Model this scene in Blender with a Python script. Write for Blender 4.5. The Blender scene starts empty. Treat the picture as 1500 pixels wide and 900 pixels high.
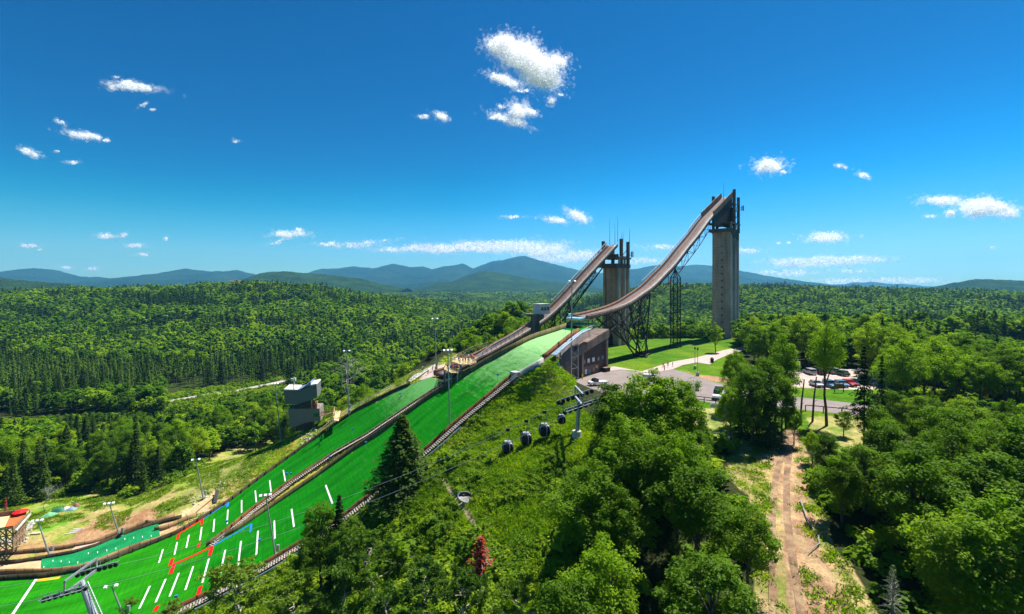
import bpy, math, random
import numpy as np
from mathutils import Vector, Matrix, noise as mnoise
from mathutils.bvhtree import BVHTree
from mathutils.kdtree import KDTree
random.seed(7); RS = np.random.RandomState(11)
SC = bpy.context.scene
COL = SC.collection
R = math.radians
F = 700.0; CX = 750.0; HY = 415.0

# ------------------------------------------------------------------ helpers
def W(px, py, Y): return Vector(((px-CX)/F*Y, Y, -(py-HY)/F*Y))
def ZP(px, py, z): return W(px, py, -z*F/(py-HY))
def XY(px, Y, z): return Vector(((px-CX)/F*Y, Y, z))
def pix(x, y, z): return (CX+F*x/y, HY-F*z/y)
def lerp(a, b, t): return a+(b-a)*t
def pl(xs, ys, x): return float(np.interp(x, xs, ys))

def tag(o, label=None, cat=None, group=None, kind=None):
    if label: o['label'] = label
    if cat: o['category'] = cat
    if group: o['group'] = group
    if kind: o['kind'] = kind
    return o
def empty(name, loc, label, cat, group=None, rz=0):
    o = bpy.data.objects.new(name, None); COL.objects.link(o)
    o.location = loc; o.rotation_euler = (0, 0, rz); o.empty_display_size = .3
    return tag(o, label, cat, group)

class MB:
    def __init__(s): s.v = []; s.f = []; s.m = []
    def add(s, vs, fs, mi=0):
        n = len(s.v); s.v += [tuple(p) for p in vs]
        for f in fs: s.f.append(tuple(n+i for i in f)); s.m.append(mi)
    def quad(s, a, b, c, d, mi=0): s.add([a, b, c, d], [(0, 1, 2, 3)], mi)
    def poly(s, pts, mi=0): s.add(pts, [tuple(range(len(pts)))], mi)
    def prism(s, pts, vec, mi=0):
        n = len(pts); pts = [Vector(p) for p in pts]; vec = Vector(vec)
        s.add(pts+[p+vec for p in pts], [tuple(range(n))[::-1], tuple(range(n, 2*n))]+[(i, (i+1) % n, n+(i+1) % n, n+i) for i in range(n)], mi)
    def box(s, c, sx, sy, sz, rz=0, mi=0):      # centre of the bottom
        ca, sa = math.cos(rz), math.sin(rz); c = Vector(c)
        def q(x, y): return c+Vector((x*ca-y*sa, x*sa+y*ca, 0))
        s.prism([q(-sx/2, -sy/2), q(sx/2, -sy/2), q(sx/2, sy/2), q(-sx/2, sy/2)], (0, 0, sz), mi)
    def beam(s, p, q, w, h=None, mi=0):
        h = h or w; p = Vector(p); q = Vector(q); d = (q-p)
        if d.length < 1e-6: return
        d.normalize(); up = Vector((0, 0, 1))
        if abs(d.z) > .98: up = Vector((1, 0, 0))
        a = d.cross(up).normalized()*w/2; b = a.cross(d).normalized()*h/2
        s.prism([p-a-b, p+a-b, p+a+b, p-a+b], q-p, mi)
    def tube(s, p, q, r, r2=None, n=7, mi=0):
        r2 = r if r2 is None else r2; p = Vector(p); q = Vector(q); d = (q-p)
        if d.length < 1e-6: return
        d.normalize(); up = Vector((0, 0, 1)) if abs(d.z) < .95 else Vector((1, 0, 0))
        a = d.cross(up).normalized(); b = a.cross(d)
        vs = [p+(a*math.cos(t)+b*math.sin(t))*r for t in [2*math.pi*i/n for i in range(n)]]+[q+(a*math.cos(t)+b*math.sin(t))*r2 for t in [2*math.pi*i/n for i in range(n)]]
        s.add(vs, [(i, (i+1) % n, n+(i+1) % n, n+i) for i in range(n)]+[tuple(range(n))[::-1], tuple(range(n, 2*n))], mi)
    def path(s, pts, r, r2=None, n=5, mi=0):
        r2 = r if r2 is None else r2; k = len(pts)-1
        for i in range(k): s.tube(pts[i], pts[i+1], lerp(r, r2, i/k), lerp(r, r2, (i+1)/k), n, mi)
    def build(s, name, mats, parent=None, smooth=False):
        if not isinstance(mats, (list, tuple)): mats = [mats]
        off = Vector((0, 0, 0))
        q = parent
        rz = 0
        if parent is not None and s.world:
            while q is not None: off += q.location; q = q.parent
        vs = [(p[0]-off.x, p[1]-off.y, p[2]-off.z) for p in s.v]
        me = bpy.data.meshes.new(name); me.from_pydata(vs, [], s.f)
        for m in mats: me.materials.append(m)
        if len(mats) > 1: me.polygons.foreach_set('material_index', s.m)
        if smooth: me.polygons.foreach_set('use_smooth', [True]*len(s.f))
        o = bpy.data.objects.new(name, me); COL.objects.link(o)
        if parent is not None: o.parent = parent
        return o
    world = True          # vertices are in world coordinates, moved to the parent's frame on build
class LB(MB): world = False

def npmesh(name, V, Fq, mat, smooth=False):
    V = np.asarray(V, dtype=np.float32); Fq = np.asarray(Fq, dtype=np.int32); k = Fq.shape[1]
    me = bpy.data.meshes.new(name)
    me.vertices.add(len(V)); me.vertices.foreach_set('co', V.ravel())
    me.loops.add(Fq.size); me.loops.foreach_set('vertex_index', Fq.ravel())
    me.polygons.add(len(Fq)); me.polygons.foreach_set('loop_start', np.arange(0, Fq.size, k, dtype=np.int32))
    me.polygons.foreach_set('loop_total', np.full(len(Fq), k, dtype=np.int32))
    if smooth: me.polygons.foreach_set('use_smooth', np.ones(len(Fq), dtype=bool))
    if mat: me.materials.append(mat)
    me.update(calc_edges=True); me.validate()
    return me
def link(name, me, parent=None):
    o = bpy.data.objects.new(name, me); COL.objects.link(o)
    if parent is not None: o.parent = parent
    return o

# ------------------------------------------------------------------ materials
def nodes(name):
    m = bpy.data.materials.new(name); m.use_nodes = True
    nt = m.node_tree; nt.nodes.clear(); out = nt.nodes.new('ShaderNodeOutputMaterial')
    return m, nt, out
def ramp(nt, fac, stops):
    r = nt.nodes.new('ShaderNodeValToRGB'); el = r.color_ramp.elements
    el[0].position, el[0].color = stops[0][0], (*stops[0][1], 1); el[1].position, el[1].color = stops[-1][0], (*stops[-1][1], 1)
    for p, c in stops[1:-1]: e = el.new(p); e.color = (*c, 1)
    nt.links.new(fac, r.inputs[0]); return r.outputs[0]
def noise_tex(nt, vec, scale, detail=4, rough=.55):
    n = nt.nodes.new('ShaderNodeTexNoise'); n.inputs['Scale'].default_value = scale
    n.inputs['Detail'].default_value = detail; n.inputs['Roughness'].default_value = rough
    if vec is not None: nt.links.new(vec, n.inputs['Vector'])
    return n.outputs['Fac']
def mapping(nt, vec, scale):
    mp = nt.nodes.new('ShaderNodeMapping'); mp.inputs['Scale'].default_value = scale; nt.links.new(vec, mp.inputs['Vector']); return mp.outputs[0]
def mixc(nt, fac, a, b, mode='MIX'):
    n = nt.nodes.new('ShaderNodeMix'); n.data_type = 'RGBA'; n.blend_type = mode
    for sck, val in ((n.inputs[0], fac), (n.inputs[6], a), (n.inputs[7], b)):
        if isinstance(val, (int, float)): sck.default_value = val
        elif isinstance(val, tuple): sck.default_value = (*val, 1)
        else: nt.links.new(val, sck)
    return n.outputs[2]
def mat(name, c, rough=.8, var=.25, scale=1.0, metal=0, bump=0, c2=None, stretch=None, spec=.3, coord='pos', fine=None):
    m, nt, out = nodes(name)
    b = nt.nodes.new('ShaderNodeBsdfPrincipled'); nt.links.new(b.outputs[0], out.inputs[0])
    b.inputs['Roughness'].default_value = rough; b.inputs['Metallic'].default_value = metal
    b.inputs['Specular IOR Level'].default_value = spec
    if coord == 'pos': v = nt.nodes.new('ShaderNodeNewGeometry').outputs['Position']
    else: v = nt.nodes.new('ShaderNodeTexCoord').outputs['Object']
    if stretch: v = mapping(nt, v, stretch)
    f = noise_tex(nt, v, scale)
    lo = tuple(x*(1-var) for x in c); hi = c2 or tuple(min(1, x*(1+var)) for x in c)
    col = ramp(nt, f, [(.32, lo), (.5, c), (.68, hi)])
    if fine:
        f2 = noise_tex(nt, v, fine, 3); col = mixc(nt, .5, col, ramp(nt, f2, [(.35, (.55,)*3), (.65, (1.3,)*3)]), 'MULTIPLY')
    nt.links.new(col, b.inputs['Base Color'])
    if bump:
        bp = nt.nodes.new('ShaderNodeBump'); bp.inputs['Strength'].default_value = bump; bp.inputs['Distance'].default_value = .1
        nt.links.new(noise_tex(nt, v, scale*6), bp.inputs['Height']); nt.links.new(bp.outputs[0], b.inputs['Normal'])
    return m
def leafmat(name, stops, trans=.45, gscale=.02, rnd=.5, sat=1.0):
    """leaves: diffuse + translucent; hue differs from tree to tree and from place to place"""
    m, nt, out = nodes(name)
    oi = nt.nodes.new('ShaderNodeObjectInfo'); geo = nt.nodes.new('ShaderNodeNewGeometry')
    f1 = noise_tex(nt, geo.outputs['Position'], gscale, 2)
    f2 = noise_tex(nt, geo.outputs['Position'], .45, 2)
    a = nt.nodes.new('ShaderNodeMath'); a.operation = 'MULTIPLY_ADD'; nt.links.new(oi.outputs['Random'], a.inputs[0]); a.inputs[1].default_value = rnd
    nt.links.new(f1, a.inputs[2])
    b = nt.nodes.new('ShaderNodeMath'); b.operation = 'MULTIPLY_ADD'; nt.links.new(f2, b.inputs[0]); b.inputs[1].default_value = .3; nt.links.new(a.outputs[0], b.inputs[2])
    c = nt.nodes.new('ShaderNodeMath'); c.operation = 'SUBTRACT'; nt.links.new(b.outputs[0], c.inputs[0]); c.inputs[1].default_value = .15+rnd/2
    col = ramp(nt, c.outputs[0], stops)
    d = nt.nodes.new('ShaderNodeBsdfDiffuse'); nt.links.new(col, d.inputs[0])
    t = nt.nodes.new('ShaderNodeBsdfTranslucent'); 
    tc = mixc(nt, 1.0, col, (1.45, 1.5, .4), 'MULTIPLY'); nt.links.new(tc, t.inputs[0])
    g = nt.nodes.new('ShaderNodeBsdfGlossy'); g.inputs['Roughness'].default_value = .55; g.inputs[0].default_value = (.5, .5, .45, 1)
    mx = nt.nodes.new('ShaderNodeMixShader'); mx.inputs[0].default_value = trans
    nt.links.new(d.outputs[0], mx.inputs[1]); nt.links.new(t.outputs[0], mx.inputs[2])
    mg = nt.nodes.new('ShaderNodeMixShader'); mg.inputs[0].default_value = .012
    nt.links.new(mx.outputs[0], mg.inputs[1]); nt.links.new(g.outputs[0], mg.inputs[2]); nt.links.new(mg.outputs[0], out.inputs[0])
    return m
M = {}
M['maple'] = leafmat('leaf_bright', [(.25, (0.074, .155, .004)), (.45, (0.130, .245, .005)), (.6, (0.191, .31, .006)), (.78, (0.268, .37, .010))], .52)
M['birch'] = leafmat('leaf_mid', [(.25, (0.056, .13, .005)), (.5, (0.104, .20, .006)), (.75, (0.173, .27, .012))], .48)
M['spruce'] = leafmat('needle_dark', [(.25, (0.018, .045, .007)), (.5, (0.032, .075, .008)), (.75, (0.061, .12, .010))], .3)
M['pine'] = leafmat('needle_pine', [(.25, (0.051, .11, .010)), (.5, (0.087, .17, .012)), (.75, (0.138, .22, .02))], .3)
M['far_broad'] = leafmat('leaf_far', [(.22, (0.048, .12, .003)), (.42, (0.095, .205, .004)), (.58, (0.147, .27, .005)), (.8, (0.216, .33, .008))], .46, .006, .75)
M['far_spruce'] = leafmat('needle_far', [(.25, (0.025, .058, .004)), (.5, (0.043, .10, .005)), (.75, (0.078, .15, .008))], .28, .006, .6)
M['shrub'] = leafmat('shrub_leaf', [(.25, (0.078, .16, .006)), (.5, (0.147, .26, .007)), (.75, (0.242, .34, .012))], .5, .12, .5)
M['red_needle'] = leafmat('needle_dead_red', [(.3, (.30, .035, .012)), (.7, (.50, .09, .03))], .2)
M['brown_needle'] = leafmat('needle_dead_brown', [(.3, (.10, .05, .025)), (.7, (.20, .11, .06))], .2)
M['bark'] = mat('bark', (.09, .07, .055), .95, .4, 3)
M['bark_pale'] = mat('bark_pale', (.36, .31, .26), .9, .3, 4)
M['deadwood'] = mat('deadwood', (.27, .26, .25), .9, .25, 4)
M['concrete'] = None
M['steel_dark'] = mat('rusted_steel', (.035, .025, .022), .7, .3, 2, metal=.2)
M['steel'] = mat('galvanised_steel', (.34, .37, .40), .45, .15, 2, metal=.6)
M['steel_blue'] = mat('painted_blue_steel', (.16, .24, .31), .6, .2, 2)
M['white'] = mat('white_paint', (.72, .72, .70), .6, .1, 1)
M['pinkish'] = mat('weathered_track', (.185, .125, .10), .8, .25, .8, fine=3)
M['rust'] = mat('rusty_plank', (.22, .11, .075), .85, .35, .7, fine=4)
M['dark'] = mat('dark_paint', (.035, .032, .035), .7, .3, 1)
M['glass'] = mat('dark_glass', (.02, .03, .035), .12, .2, 1, spec=.8)
M['track'] = mat('pale_track', (.33, .30, .285), .7, .25, .5, fine=3)
M['rail'] = mat('pale_rail', (.62, .60, .57), .6, .12, 1)
M['red'] = mat('red_paint', (.68, .006, .005), .6, .1, 1)
M['blue'] = mat('blue_paint', (.02, .19, .62), .6, .1, 1)
M['black'] = mat('black_rubber', (.012, .012, .012), .6, .2, 3)
M['yellow'] = mat('yellow_paint', (.75, .42, .02), .6, .15, 2)
M['orange'] = mat('orange_membrane', (.62, .12, .03), .7, .12, 2)
M['boards_tan'] = mat('new_lumber', (.55, .42, .22), .8, .2, 1.5, fine=6)
M['stone'] = mat('pale_stone', (.42, .38, .33), .95, .3, .8, bump=.4)

def board_mat(name, c, pitch):
    """vertical board joints every few metres on a weathered panel wall"""
    m, nt, out = nodes(name); b = nt.nodes.new('ShaderNodeBsdfPrincipled'); nt.links.new(b.outputs[0], out.inputs[0])
    b.inputs['Roughness'].default_value = .85; b.inputs['Specular IOR Level'].default_value = .15
    uv = nt.nodes.new('ShaderNodeUVMap').outputs[0]
    sx = nt.nodes.new('ShaderNodeSeparateXYZ'); nt.links.new(uv, sx.inputs[0])
    k = nt.nodes.new('ShaderNodeMath'); k.operation = 'MULTIPLY'; nt.links.new(sx.outputs[0], k.inputs[0]); k.inputs[1].default_value = 1/pitch
    fr = nt.nodes.new('ShaderNodeMath'); fr.operation = 'FRACT'; nt.links.new(k.outputs[0], fr.inputs[0])
    j = ramp(nt, fr.outputs[0], [(0, (.35,)*3), (.06, (.35,)*3), (.08, (1,)*3), (1, (1,)*3)])
    fl = nt.nodes.new('ShaderNodeMath'); fl.operation = 'FLOOR'; nt.links.new(k.outputs[0], fl.inputs[0])
    wn = nt.nodes.new('ShaderNodeTexWhiteNoise'); wn.noise_dimensions = '1D'; nt.links.new(fl.outputs[0], wn.inputs['W'])
    v = ramp(nt, wn.outputs['Value'], [(0, (.75,)*3), (1, (1.25,)*3)])
    n = noise_tex(nt, mapping(nt, uv, (.5, 6, 1)), 2)
    col = mixc(nt, 1, ramp(nt, n, [(.3, tuple(x*.75 for x in c)), (.7, tuple(x*1.25 for x in c))]), mixc(nt, 1, j, v, 'MULTIPLY'), 'MULTIPLY')
    nt.links.new(col, b.inputs['Base Color']); return m
M['board_brown'] = board_mat('brown_board_wall', (.20, .085, .035), 2.4)
M['board_olive'] = board_mat('olive_board_wall', (.17, .135, .06), 2.4)
M['board_dark'] = board_mat('dark_board_wall', (.07, .052, .03), 2.0)
M['board_tan'] = board_mat('tan_board_wall', (.30, .19, .09), 2.0)

def concrete_mat(name, c, stain=.5, lift=1.6):
    m, nt, out = nodes(name); b = nt.nodes.new('ShaderNodeBsdfPrincipled'); nt.links.new(b.outputs[0], out.inputs[0])
    b.inputs['Roughness'].default_value = .92; b.inputs['Specular IOR Level'].default_value = .15
    g = nt.nodes.new('ShaderNodeNewGeometry').outputs['Position']
    n1 = noise_tex(nt, mapping(nt, g, (1, 1, .06)), .55, 6, .65)       # run-off streaks
    n2 = noise_tex(nt, g, .25, 5)
    sx = nt.nodes.new('ShaderNodeSeparateXYZ'); nt.links.new(g, sx.inputs[0])
    k = nt.nodes.new('ShaderNodeMath'); k.operation = 'DIVIDE'; nt.links.new(sx.outputs[2], k.inputs[0]); k.inputs[1].default_value = lift
    fr = nt.nodes.new('ShaderNodeMath'); fr.operation = 'FRACT'; nt.links.new(k.outputs[0], fr.inputs[0])
    j = ramp(nt, fr.outputs[0], [(0, (.72,)*3), (.07, (.72,)*3), (.1, (1,)*3), (1, (1,)*3)])   # formwork lifts
    col = ramp(nt, n1, [(.3, tuple(x*(1-stain) for x in c)), (.52, c), (.75, tuple(x*1.25 for x in c))])
    col = mixc(nt, .6, col, ramp(nt, n2, [(.3, (.6, .55, .52)), (.7, (1.2,)*3)]), 'MULTIPLY')
    col = mixc(nt, 1, col, j, 'MULTIPLY')
    nt.links.new(col, b.inputs['Base Color']); return m
M['concrete'] = concrete_mat('tower_concrete', (.52, .315, .27))
M['concrete_tower2'] = concrete_mat('brown_tower_concrete', (.56, .28, .20), .7)
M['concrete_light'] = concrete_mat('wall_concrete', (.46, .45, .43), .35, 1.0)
M['concrete_brown'] = concrete_mat('stained_concrete', (.19, .15, .13), .55)
M['concrete_dark'] = concrete_mat('dark_stained_concrete', (.14, .11, .10), .5)
M['asphalt'] = mat('old_asphalt', (.20, .165, .155), .95, .15, .3, fine=5)
M['gravel'] = mat('parking_gravel', (.40, .31, .27), .95, .18, .25, fine=6)
M['roadgrey'] = mat('road_asphalt', (.33, .29, .27), .95, .1, .3, fine=5)
M['pathpink'] = mat('paved_path', (.40, .31, .28), .95, .12, .5, fine=5)
M['trail'] = mat('trodden_earth', (.22, .135, .08), 1, .35, .6, c2=(.34, .24, .13), fine=7)
def car(name, c): return mat(name, c, .25, .03, 1, metal=.2, spec=.6)
M['car_white'] = car('car_white', (.75, .75, .75)); M['car_silver'] = car('car_silver', (.38, .40, .42)); M['car_blue'] = car('car_blue', (.08, .2, .33))
M['car_black'] = car('car_black', (.02, .022, .025)); M['car_red'] = car('car_red', (.5, .02, .02)); M['car_green'] = car('car_green', (.03, .09, .05))
M['cabin_glass'] = mat('cabin_glass', (.012, .013, .016), .3, .2, 1, spec=.25)
M['tread'] = mat('weathered_tread', (.33, .27, .23), .8, .25, 2)
M['lamp'] = mat('lamp_glass', (.75, .78, .8), .2, .05, 1)
M['skin'] = mat('skin', (.45, .25, .17), .6, .1, 4); M['hair'] = mat('hair', (.03, .02, .015), .7, .2, 9)
for k, c in dict(shirt_red=(.6, .03, .05), shirt_blue=(.03, .12, .45), shirt_white=(.7, .7, .7), shirt_grey=(.16, .17, .19), shirt_teal=(.03, .3, .38), shirt_pink=(.75, .12, .2), shirt_green=(.15, .55, .05), pants_navy=(.02, .025, .06), pants_khaki=(.22, .16, .1)).items():
    M[k] = mat(k, c, .85, .15, 5)
HAZE = 1
# ------------------------------------------------------------------ the two landing hills (profile from stations)
N120 = [(866,476,-13.6),(845,482,-14.2),(820,500,-16.0),(795,520,-18.4),(755,544,-22.2),(715.5,575.5,-26.6),(667,615.5,-31.8),(619,658,-37),(570,698,-42),(520,738,-46.3),(480,768,-49.3),(430,797,-52.3),(382,825,-54.8),(340,847,-56.7),(300,867,-58.2),(230,900,-60.1),(130,945,-61.6),(0,985,-62.6),(-150,1020,-63.1),(-400,1080,-63.5)]
PF120 = [(840,477),(815.5,485.6),(780,497),(760,507),(715.5,530),(671,556.7),(624,586.7),(593,609),(560,633),(517.7,660),(455.5,704.5),(393,746.5),(346.7,777.6),(300,802)]
PN90 = [(653,562),(602,595),(535.6,640),(487,667),(424,708),(362,754),(331,780),(300,803)]
PF90 = [(640,549),(606.7,562),(580,573),(522,602),(469,638),(384,699),(334,736.7),(298,760),(260,782),(222,798),(155.6,824),(118,836.7),(89,842),(60,846.7),(0,850),(-150,853),(-400,853)]
VPX = 400.0
def hit(n, polyline):
    """where the cross line from pixel n to the vanishing point meets a polyline; returns pixel or None"""
    ax, ay = n; dx, dy = VPX-ax, HY-ay; best = None
    for (x0, y0), (x1, y1) in zip(polyline, polyline[1:]):
        ex, ey = x1-x0, y1-y0; den = dx*ey-dy*ex
        if abs(den) < 1e-9: continue
        t = ((x0-ax)*ey-(y0-ay)*ex)/den; s = ((x0-ax)*dy-(y0-ay)*dx)/den
        if -1e-6 <= s <= 1+1e-6 and 0.01 < t < 1 and (best is None or t < best[0]): best = (t, x0+s*ex, y0+s*ey)
    return best and (best[1], best[2])
# resample the near edge smoothly
xs = np.array([p[0] for p in N120]); seg = np.r_[0, np.cumsum(np.hypot(np.diff(xs), np.diff([p[1] for p in N120])))]
def catmull(P, T, t):
    i = min(max(np.searchsorted(T, t)-1, 0), len(T)-2); u = (t-T[i])/(T[i+1]-T[i])
    def tan(j):
        a, b = max(j-1, 0), min(j+1, len(T)-1); return (P[b]-P[a])/(T[b]-T[a])
    h = T[i+1]-T[i]; m0, m1 = tan(i)*h, tan(i+1)*h
    return (2*u**3-3*u**2+1)*P[i]+(u**3-2*u**2+u)*m0+(-2*u**3+3*u**2)*P[i+1]+(u**3-u**2)*m1
PN = np.array(N120, float); NS = 150
ST = []
for k in range(NS+1):
    px, py, z = catmull(PN, seg, seg[-1]*k/NS)
    Yn = -z*F/(py-HY); py2 = py+1.1*F/Yn          # the wall in front hides the foot of the matting
    n = ZP(px, py2, z)
    a = hit((px, py2), PF120); b = hit((px, py2), PN90); c = hit((px, py2), PF90)
    ST.append(dict(n=n, z=z, f=a and ZP(a[0], a[1], z), b=b and ZP(b[0], b[1], z), c=c and ZP(c[0], c[1], z)))
merge = next(i for i, s in enumerate(ST) if i > 60 and s['f'] is None)     # below here the two hills are one outrun
k90 = next(i for i, s in enumerate(ST) if s['b'] is not None and s['c'] is not None)
first = next(i for i, s in enumerate(ST) if s['f'] is not None)
for i, s in enumerate(ST):
    if i < first: s['f'] = s['n']+(ST[first]['f']-ST[first]['n'])
def strip_mesh(name, rows, mat, uvs=None):
    """rows: list of lists of points, same length"""
    n = len(rows[0]); V = [p for r in rows for p in r]
    Fq = [(i*n+j, i*n+j+1, (i+1)*n+j+1, (i+1)*n+j) for i in range(len(rows)-1) for j in range(n-1)]
    me = npmesh(name, [tuple(p) for p in V], Fq, mat, True)
    if uvs:
        ul = me.uv_layers.new(name='UVMap'); li = np.zeros(len(me.loops), dtype=np.int32); me.loops.foreach_get('vertex_index', li)
        ul.data.foreach_set('uv', np.asarray(uvs, dtype=np.float32)[li].ravel())
    return me
def lane(i0, i1, ka, kb, nn=14):
    rows = []; uv = []; u = 0; last = None
    for i in range(i0, i1+1):
        a, b = ST[i][ka], ST[i][kb]
        if a is None or b is None: continue
        mid = (a+b)/2
        if last is not None: u += (mid-last).length
        last = mid
        rows.append([a.lerp(b, j/nn) for j in range(nn+1)]); uv += [(u, (a-b).length*j/nn) for j in range(nn+1)]
    return rows, uv
def matting(name, pale0, pale1, base=((.003,.125,.002),(.005,.20,.003)), pale=(.21,.42,.17)):
    m, nt, out = nodes(name); b = nt.nodes.new('ShaderNodeBsdfPrincipled'); nt.links.new(b.outputs[0], out.inputs[0])
    b.inputs['Roughness'].default_value = .9; b.inputs['Specular IOR Level'].default_value = .04
    uv = nt.nodes.new('ShaderNodeUVMap').outputs[0]; sx = nt.nodes.new('ShaderNodeSeparateXYZ'); nt.links.new(uv, sx.inputs[0])
    rows_ = noise_tex(nt, mapping(nt, uv, (2.2, .12, 1)), 1.3, 5, .7)     # rows of bristle mats lie across the hill
    big = noise_tex(nt, mapping(nt, uv, (.05, .35, 1)), 1, 4)              # long faint streaks down the hill
    col = ramp(nt, rows_, [(.3, base[0]), (.7, base[1])])
    col = mixc(nt, .75, col, ramp(nt, big, [(.3, (.55,)*3), (.5, (1,)*3), (.7, (1.9, 1.3, 1.5))]), 'MULTIPLY'); col = mixc(nt, .5, col, ramp(nt, noise_tex(nt, mapping(nt, uv, (.35, .8, 1)), 1.1, 6, .75), [(.3, (.55,)*3), (.7, (1.5, 1.3, 1.5))]), 'MULTIPLY')
    wv = nt.nodes.new('ShaderNodeMath'); wv.operation = 'FRACT'; nt.links.new(sx.outputs[0], wv.inputs[0])
    col = mixc(nt, .7, col, ramp(nt, wv.outputs[0], [(0, (.78,)*3), (.25, (1,)*3), (1, (1.05,)*3)]), 'MULTIPLY')
    if pale:
        mr = nt.nodes.new('ShaderNodeMapRange'); nt.links.new(sx.outputs[0], mr.inputs[0]); mr.inputs[1].default_value = pale0; mr.inputs[2].default_value = pale1; mr.inputs[3].default_value = 1; mr.inputs[4].default_value = 0
        pn = noise_tex(nt, mapping(nt, uv, (.6, .25, 1)), 1.2, 5, .7)
        ad = nt.nodes.new('ShaderNodeMath'); ad.operation = 'MULTIPLY_ADD'; nt.links.new(pn, ad.inputs[0]); ad.inputs[1].default_value = 1.1; 
        s2 = nt.nodes.new('ShaderNodeMath'); s2.operation = 'SUBTRACT'; nt.links.new(mr.outputs[0], s2.inputs[0]); s2.inputs[1].default_value = .55; nt.links.new(s2.outputs[0], ad.inputs[2])
        ff = ramp(nt, ad.outputs[0], [(.1, (0,)*3), (.75, (1,)*3)])
        hd = nt.nodes.new('ShaderNodeMath'); hd.operation = 'GREATER_THAN'; nt.links.new(sx.outputs[0], hd.inputs[0]); hd.inputs[1].default_value = pale[3] if len(pale) > 3 else -1
        f3 = nt.nodes.new('ShaderNodeMath'); f3.operation = 'MULTIPLY'; nt.links.new(ff, f3.inputs[0]); nt.links.new(hd.outputs[0], f3.inputs[1])
        col = mixc(nt, f3.outputs[0], col, tuple(pale[:3]))
    nt.links.new(col, b.inputs['Base Color'])
    bp = nt.nodes.new('ShaderNodeBump'); bp.inputs['Strength'].default_value = .5; bp.inputs['Distance'].default_value = .12
    nt.links.new(rows_, bp.inputs['Height']); nt.links.new(bp.outputs[0], b.inputs['Normal'])
    return m
M['mat120'] = matting('green_bristle_matting', 16, 52, pale=(.22,.42,.17, 8))
M['mat90'] = matting('green_bristle_matting_small_hill', 0, 22, pale=(.10,.30,.08))
hill = empty('landing_hill', ST[60]['n'], 'large ski jump landing hill of bright green plastic matting, nearer of the two lanes', 'ski jump hill')
rA, uA = lane(first, merge, 'n', 'f'); mA = strip_mesh('matting', rA, M['mat120'], uA)
def attach(me, name, parent):
    me.transform(Matrix.Translation(-parent.location)); return link(name, me, parent)
hillV = [p for r in rA for p in r]; 
hill2 = empty('landing_hill', ST[60]['c'], 'smaller ski jump landing hill of green matting, the upper lane beyond the divider', 'ski jump hill')
rB, uB = lane(k90, merge-1, 'b', 'c'); mB = strip_mesh('matting', rB, M['mat90'], uB)
M['matout'] = matting('green_outrun_matting', 0, 0, base=((.008,.14,.002),(.016,.23,.003)), pale=None)
# the outrun below both hills
for s in ST[merge-1:]:
    if s['c'] is None: s['c'] = s['n']+Vector((-30, 38, 0))
rows = []; uvv = []
U0 = 0; last = None
for i in range(merge-1, NS+1):
    a, b = ST[i]['n'].copy(), ST[i]['c'].copy(); a.z -= .004; b.z -= .004
    if last is not None: U0 += ((a+b)/2-last).length
    last = (a+b)/2
    rows.append([a.lerp(b, j/30) for j in range(31)]); uvv += [(U0, (a-b).length*j/30) for j in range(31)]
rC = rows; mC = strip_mesh('outrun', rC, M['matout'], uvv)
# close the gap between the last split station and the outrun
out_o = link('outrun', mC); tag(out_o, 'broad bright green matting outrun where both landing lanes join', 'ski jump outrun')
# BVH of everything green for the painted marks
def bvh_rows(rs):
    vs = []; fs = []
    for r in rs:
        n = len(r[0]); o = len(vs); vs += [tuple(p) for q in r for p in q]
        fs += [(o+i*n+j, o+i*n+j+1, o+(i+1)*n+j+1, o+(i+1)*n+j) for i in range(len(r)-1) for j in range(n-1)]
    return BVHTree.FromPolygons(vs, fs)
HB = bvh_rows([rA, rB, rC])
kdp = [p for r in (rA, rB, rC) for q in r for p in q]
# the ground strip between the two hills counts as hill too, so the terrain stays under it
for i in range(k90, merge):
    s = ST[i]
    if s['f'] is not None and s['b'] is not None: kdp += [s['f'].lerp(s['b'], t) for t in (.15, .5, .85)]
kd = KDTree(len(kdp))
for i, p in enumerate(kdp): kd.insert(Vector((p.x, p.y, 0)), i)
kd.balance()

# ------------------------------------------------------------------ terrain
TP = []          # control points (x, y, z)
def tp(px, py, z): p = ZP(px, py, z); TP.append((p.x, p.y, p.z))
for p in [(870,560),(905,506),(1000,510),(1060,500),(960,530),(1000,560),(1050,600),(1150,540),(1150,590),(1240,600),(1300,560),(1400,560),(1500,560),(1200,640),(1110,640),(960,600),(880,600),(838,562),(1300,520),(1500,520),(1350,620),(1500,640)]: tp(p[0], p[1], -27)
for p in [(1150,700,-28.2),(1165,800,-30),(1180,900,-32),(1400,900,-32.5),(1400,720,-29),(1500,850,-32),(1000,900,-34),(900,900,-35.5),(900,780,-32),(845,640,-27.6),(846,700,-31),(750,900,-39),(760,800,-36.5),(750,720,-33.5),(710,650,-32.5),(740,610,-29.5),(770,580,-26.5),(800,590,-26.6),(815,565,-26),(683,737,-36.3),(620,720,-38.5),(620,800,-41.5),(600,900,-43.5),(540,800,-46.5),(500,900,-50),(440,850,-52.5),(400,900,-55),(300,930,-58),(150,990,-61)]: tp(*p)
for i in range(0, NS, 8):
    s = ST[i]; z = s['z']
    TP.append((s['n'].x, s['n'].y, z-.5 if pix(*s['n'])[0] < 812 else -26.6))
    if s['c'] is not None: TP.append((s['c'].x, s['c'].y, z-.5))
    elif s['f'] is not None: TP.append((s['f'].x, s['f'].y, z-1.5))
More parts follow.
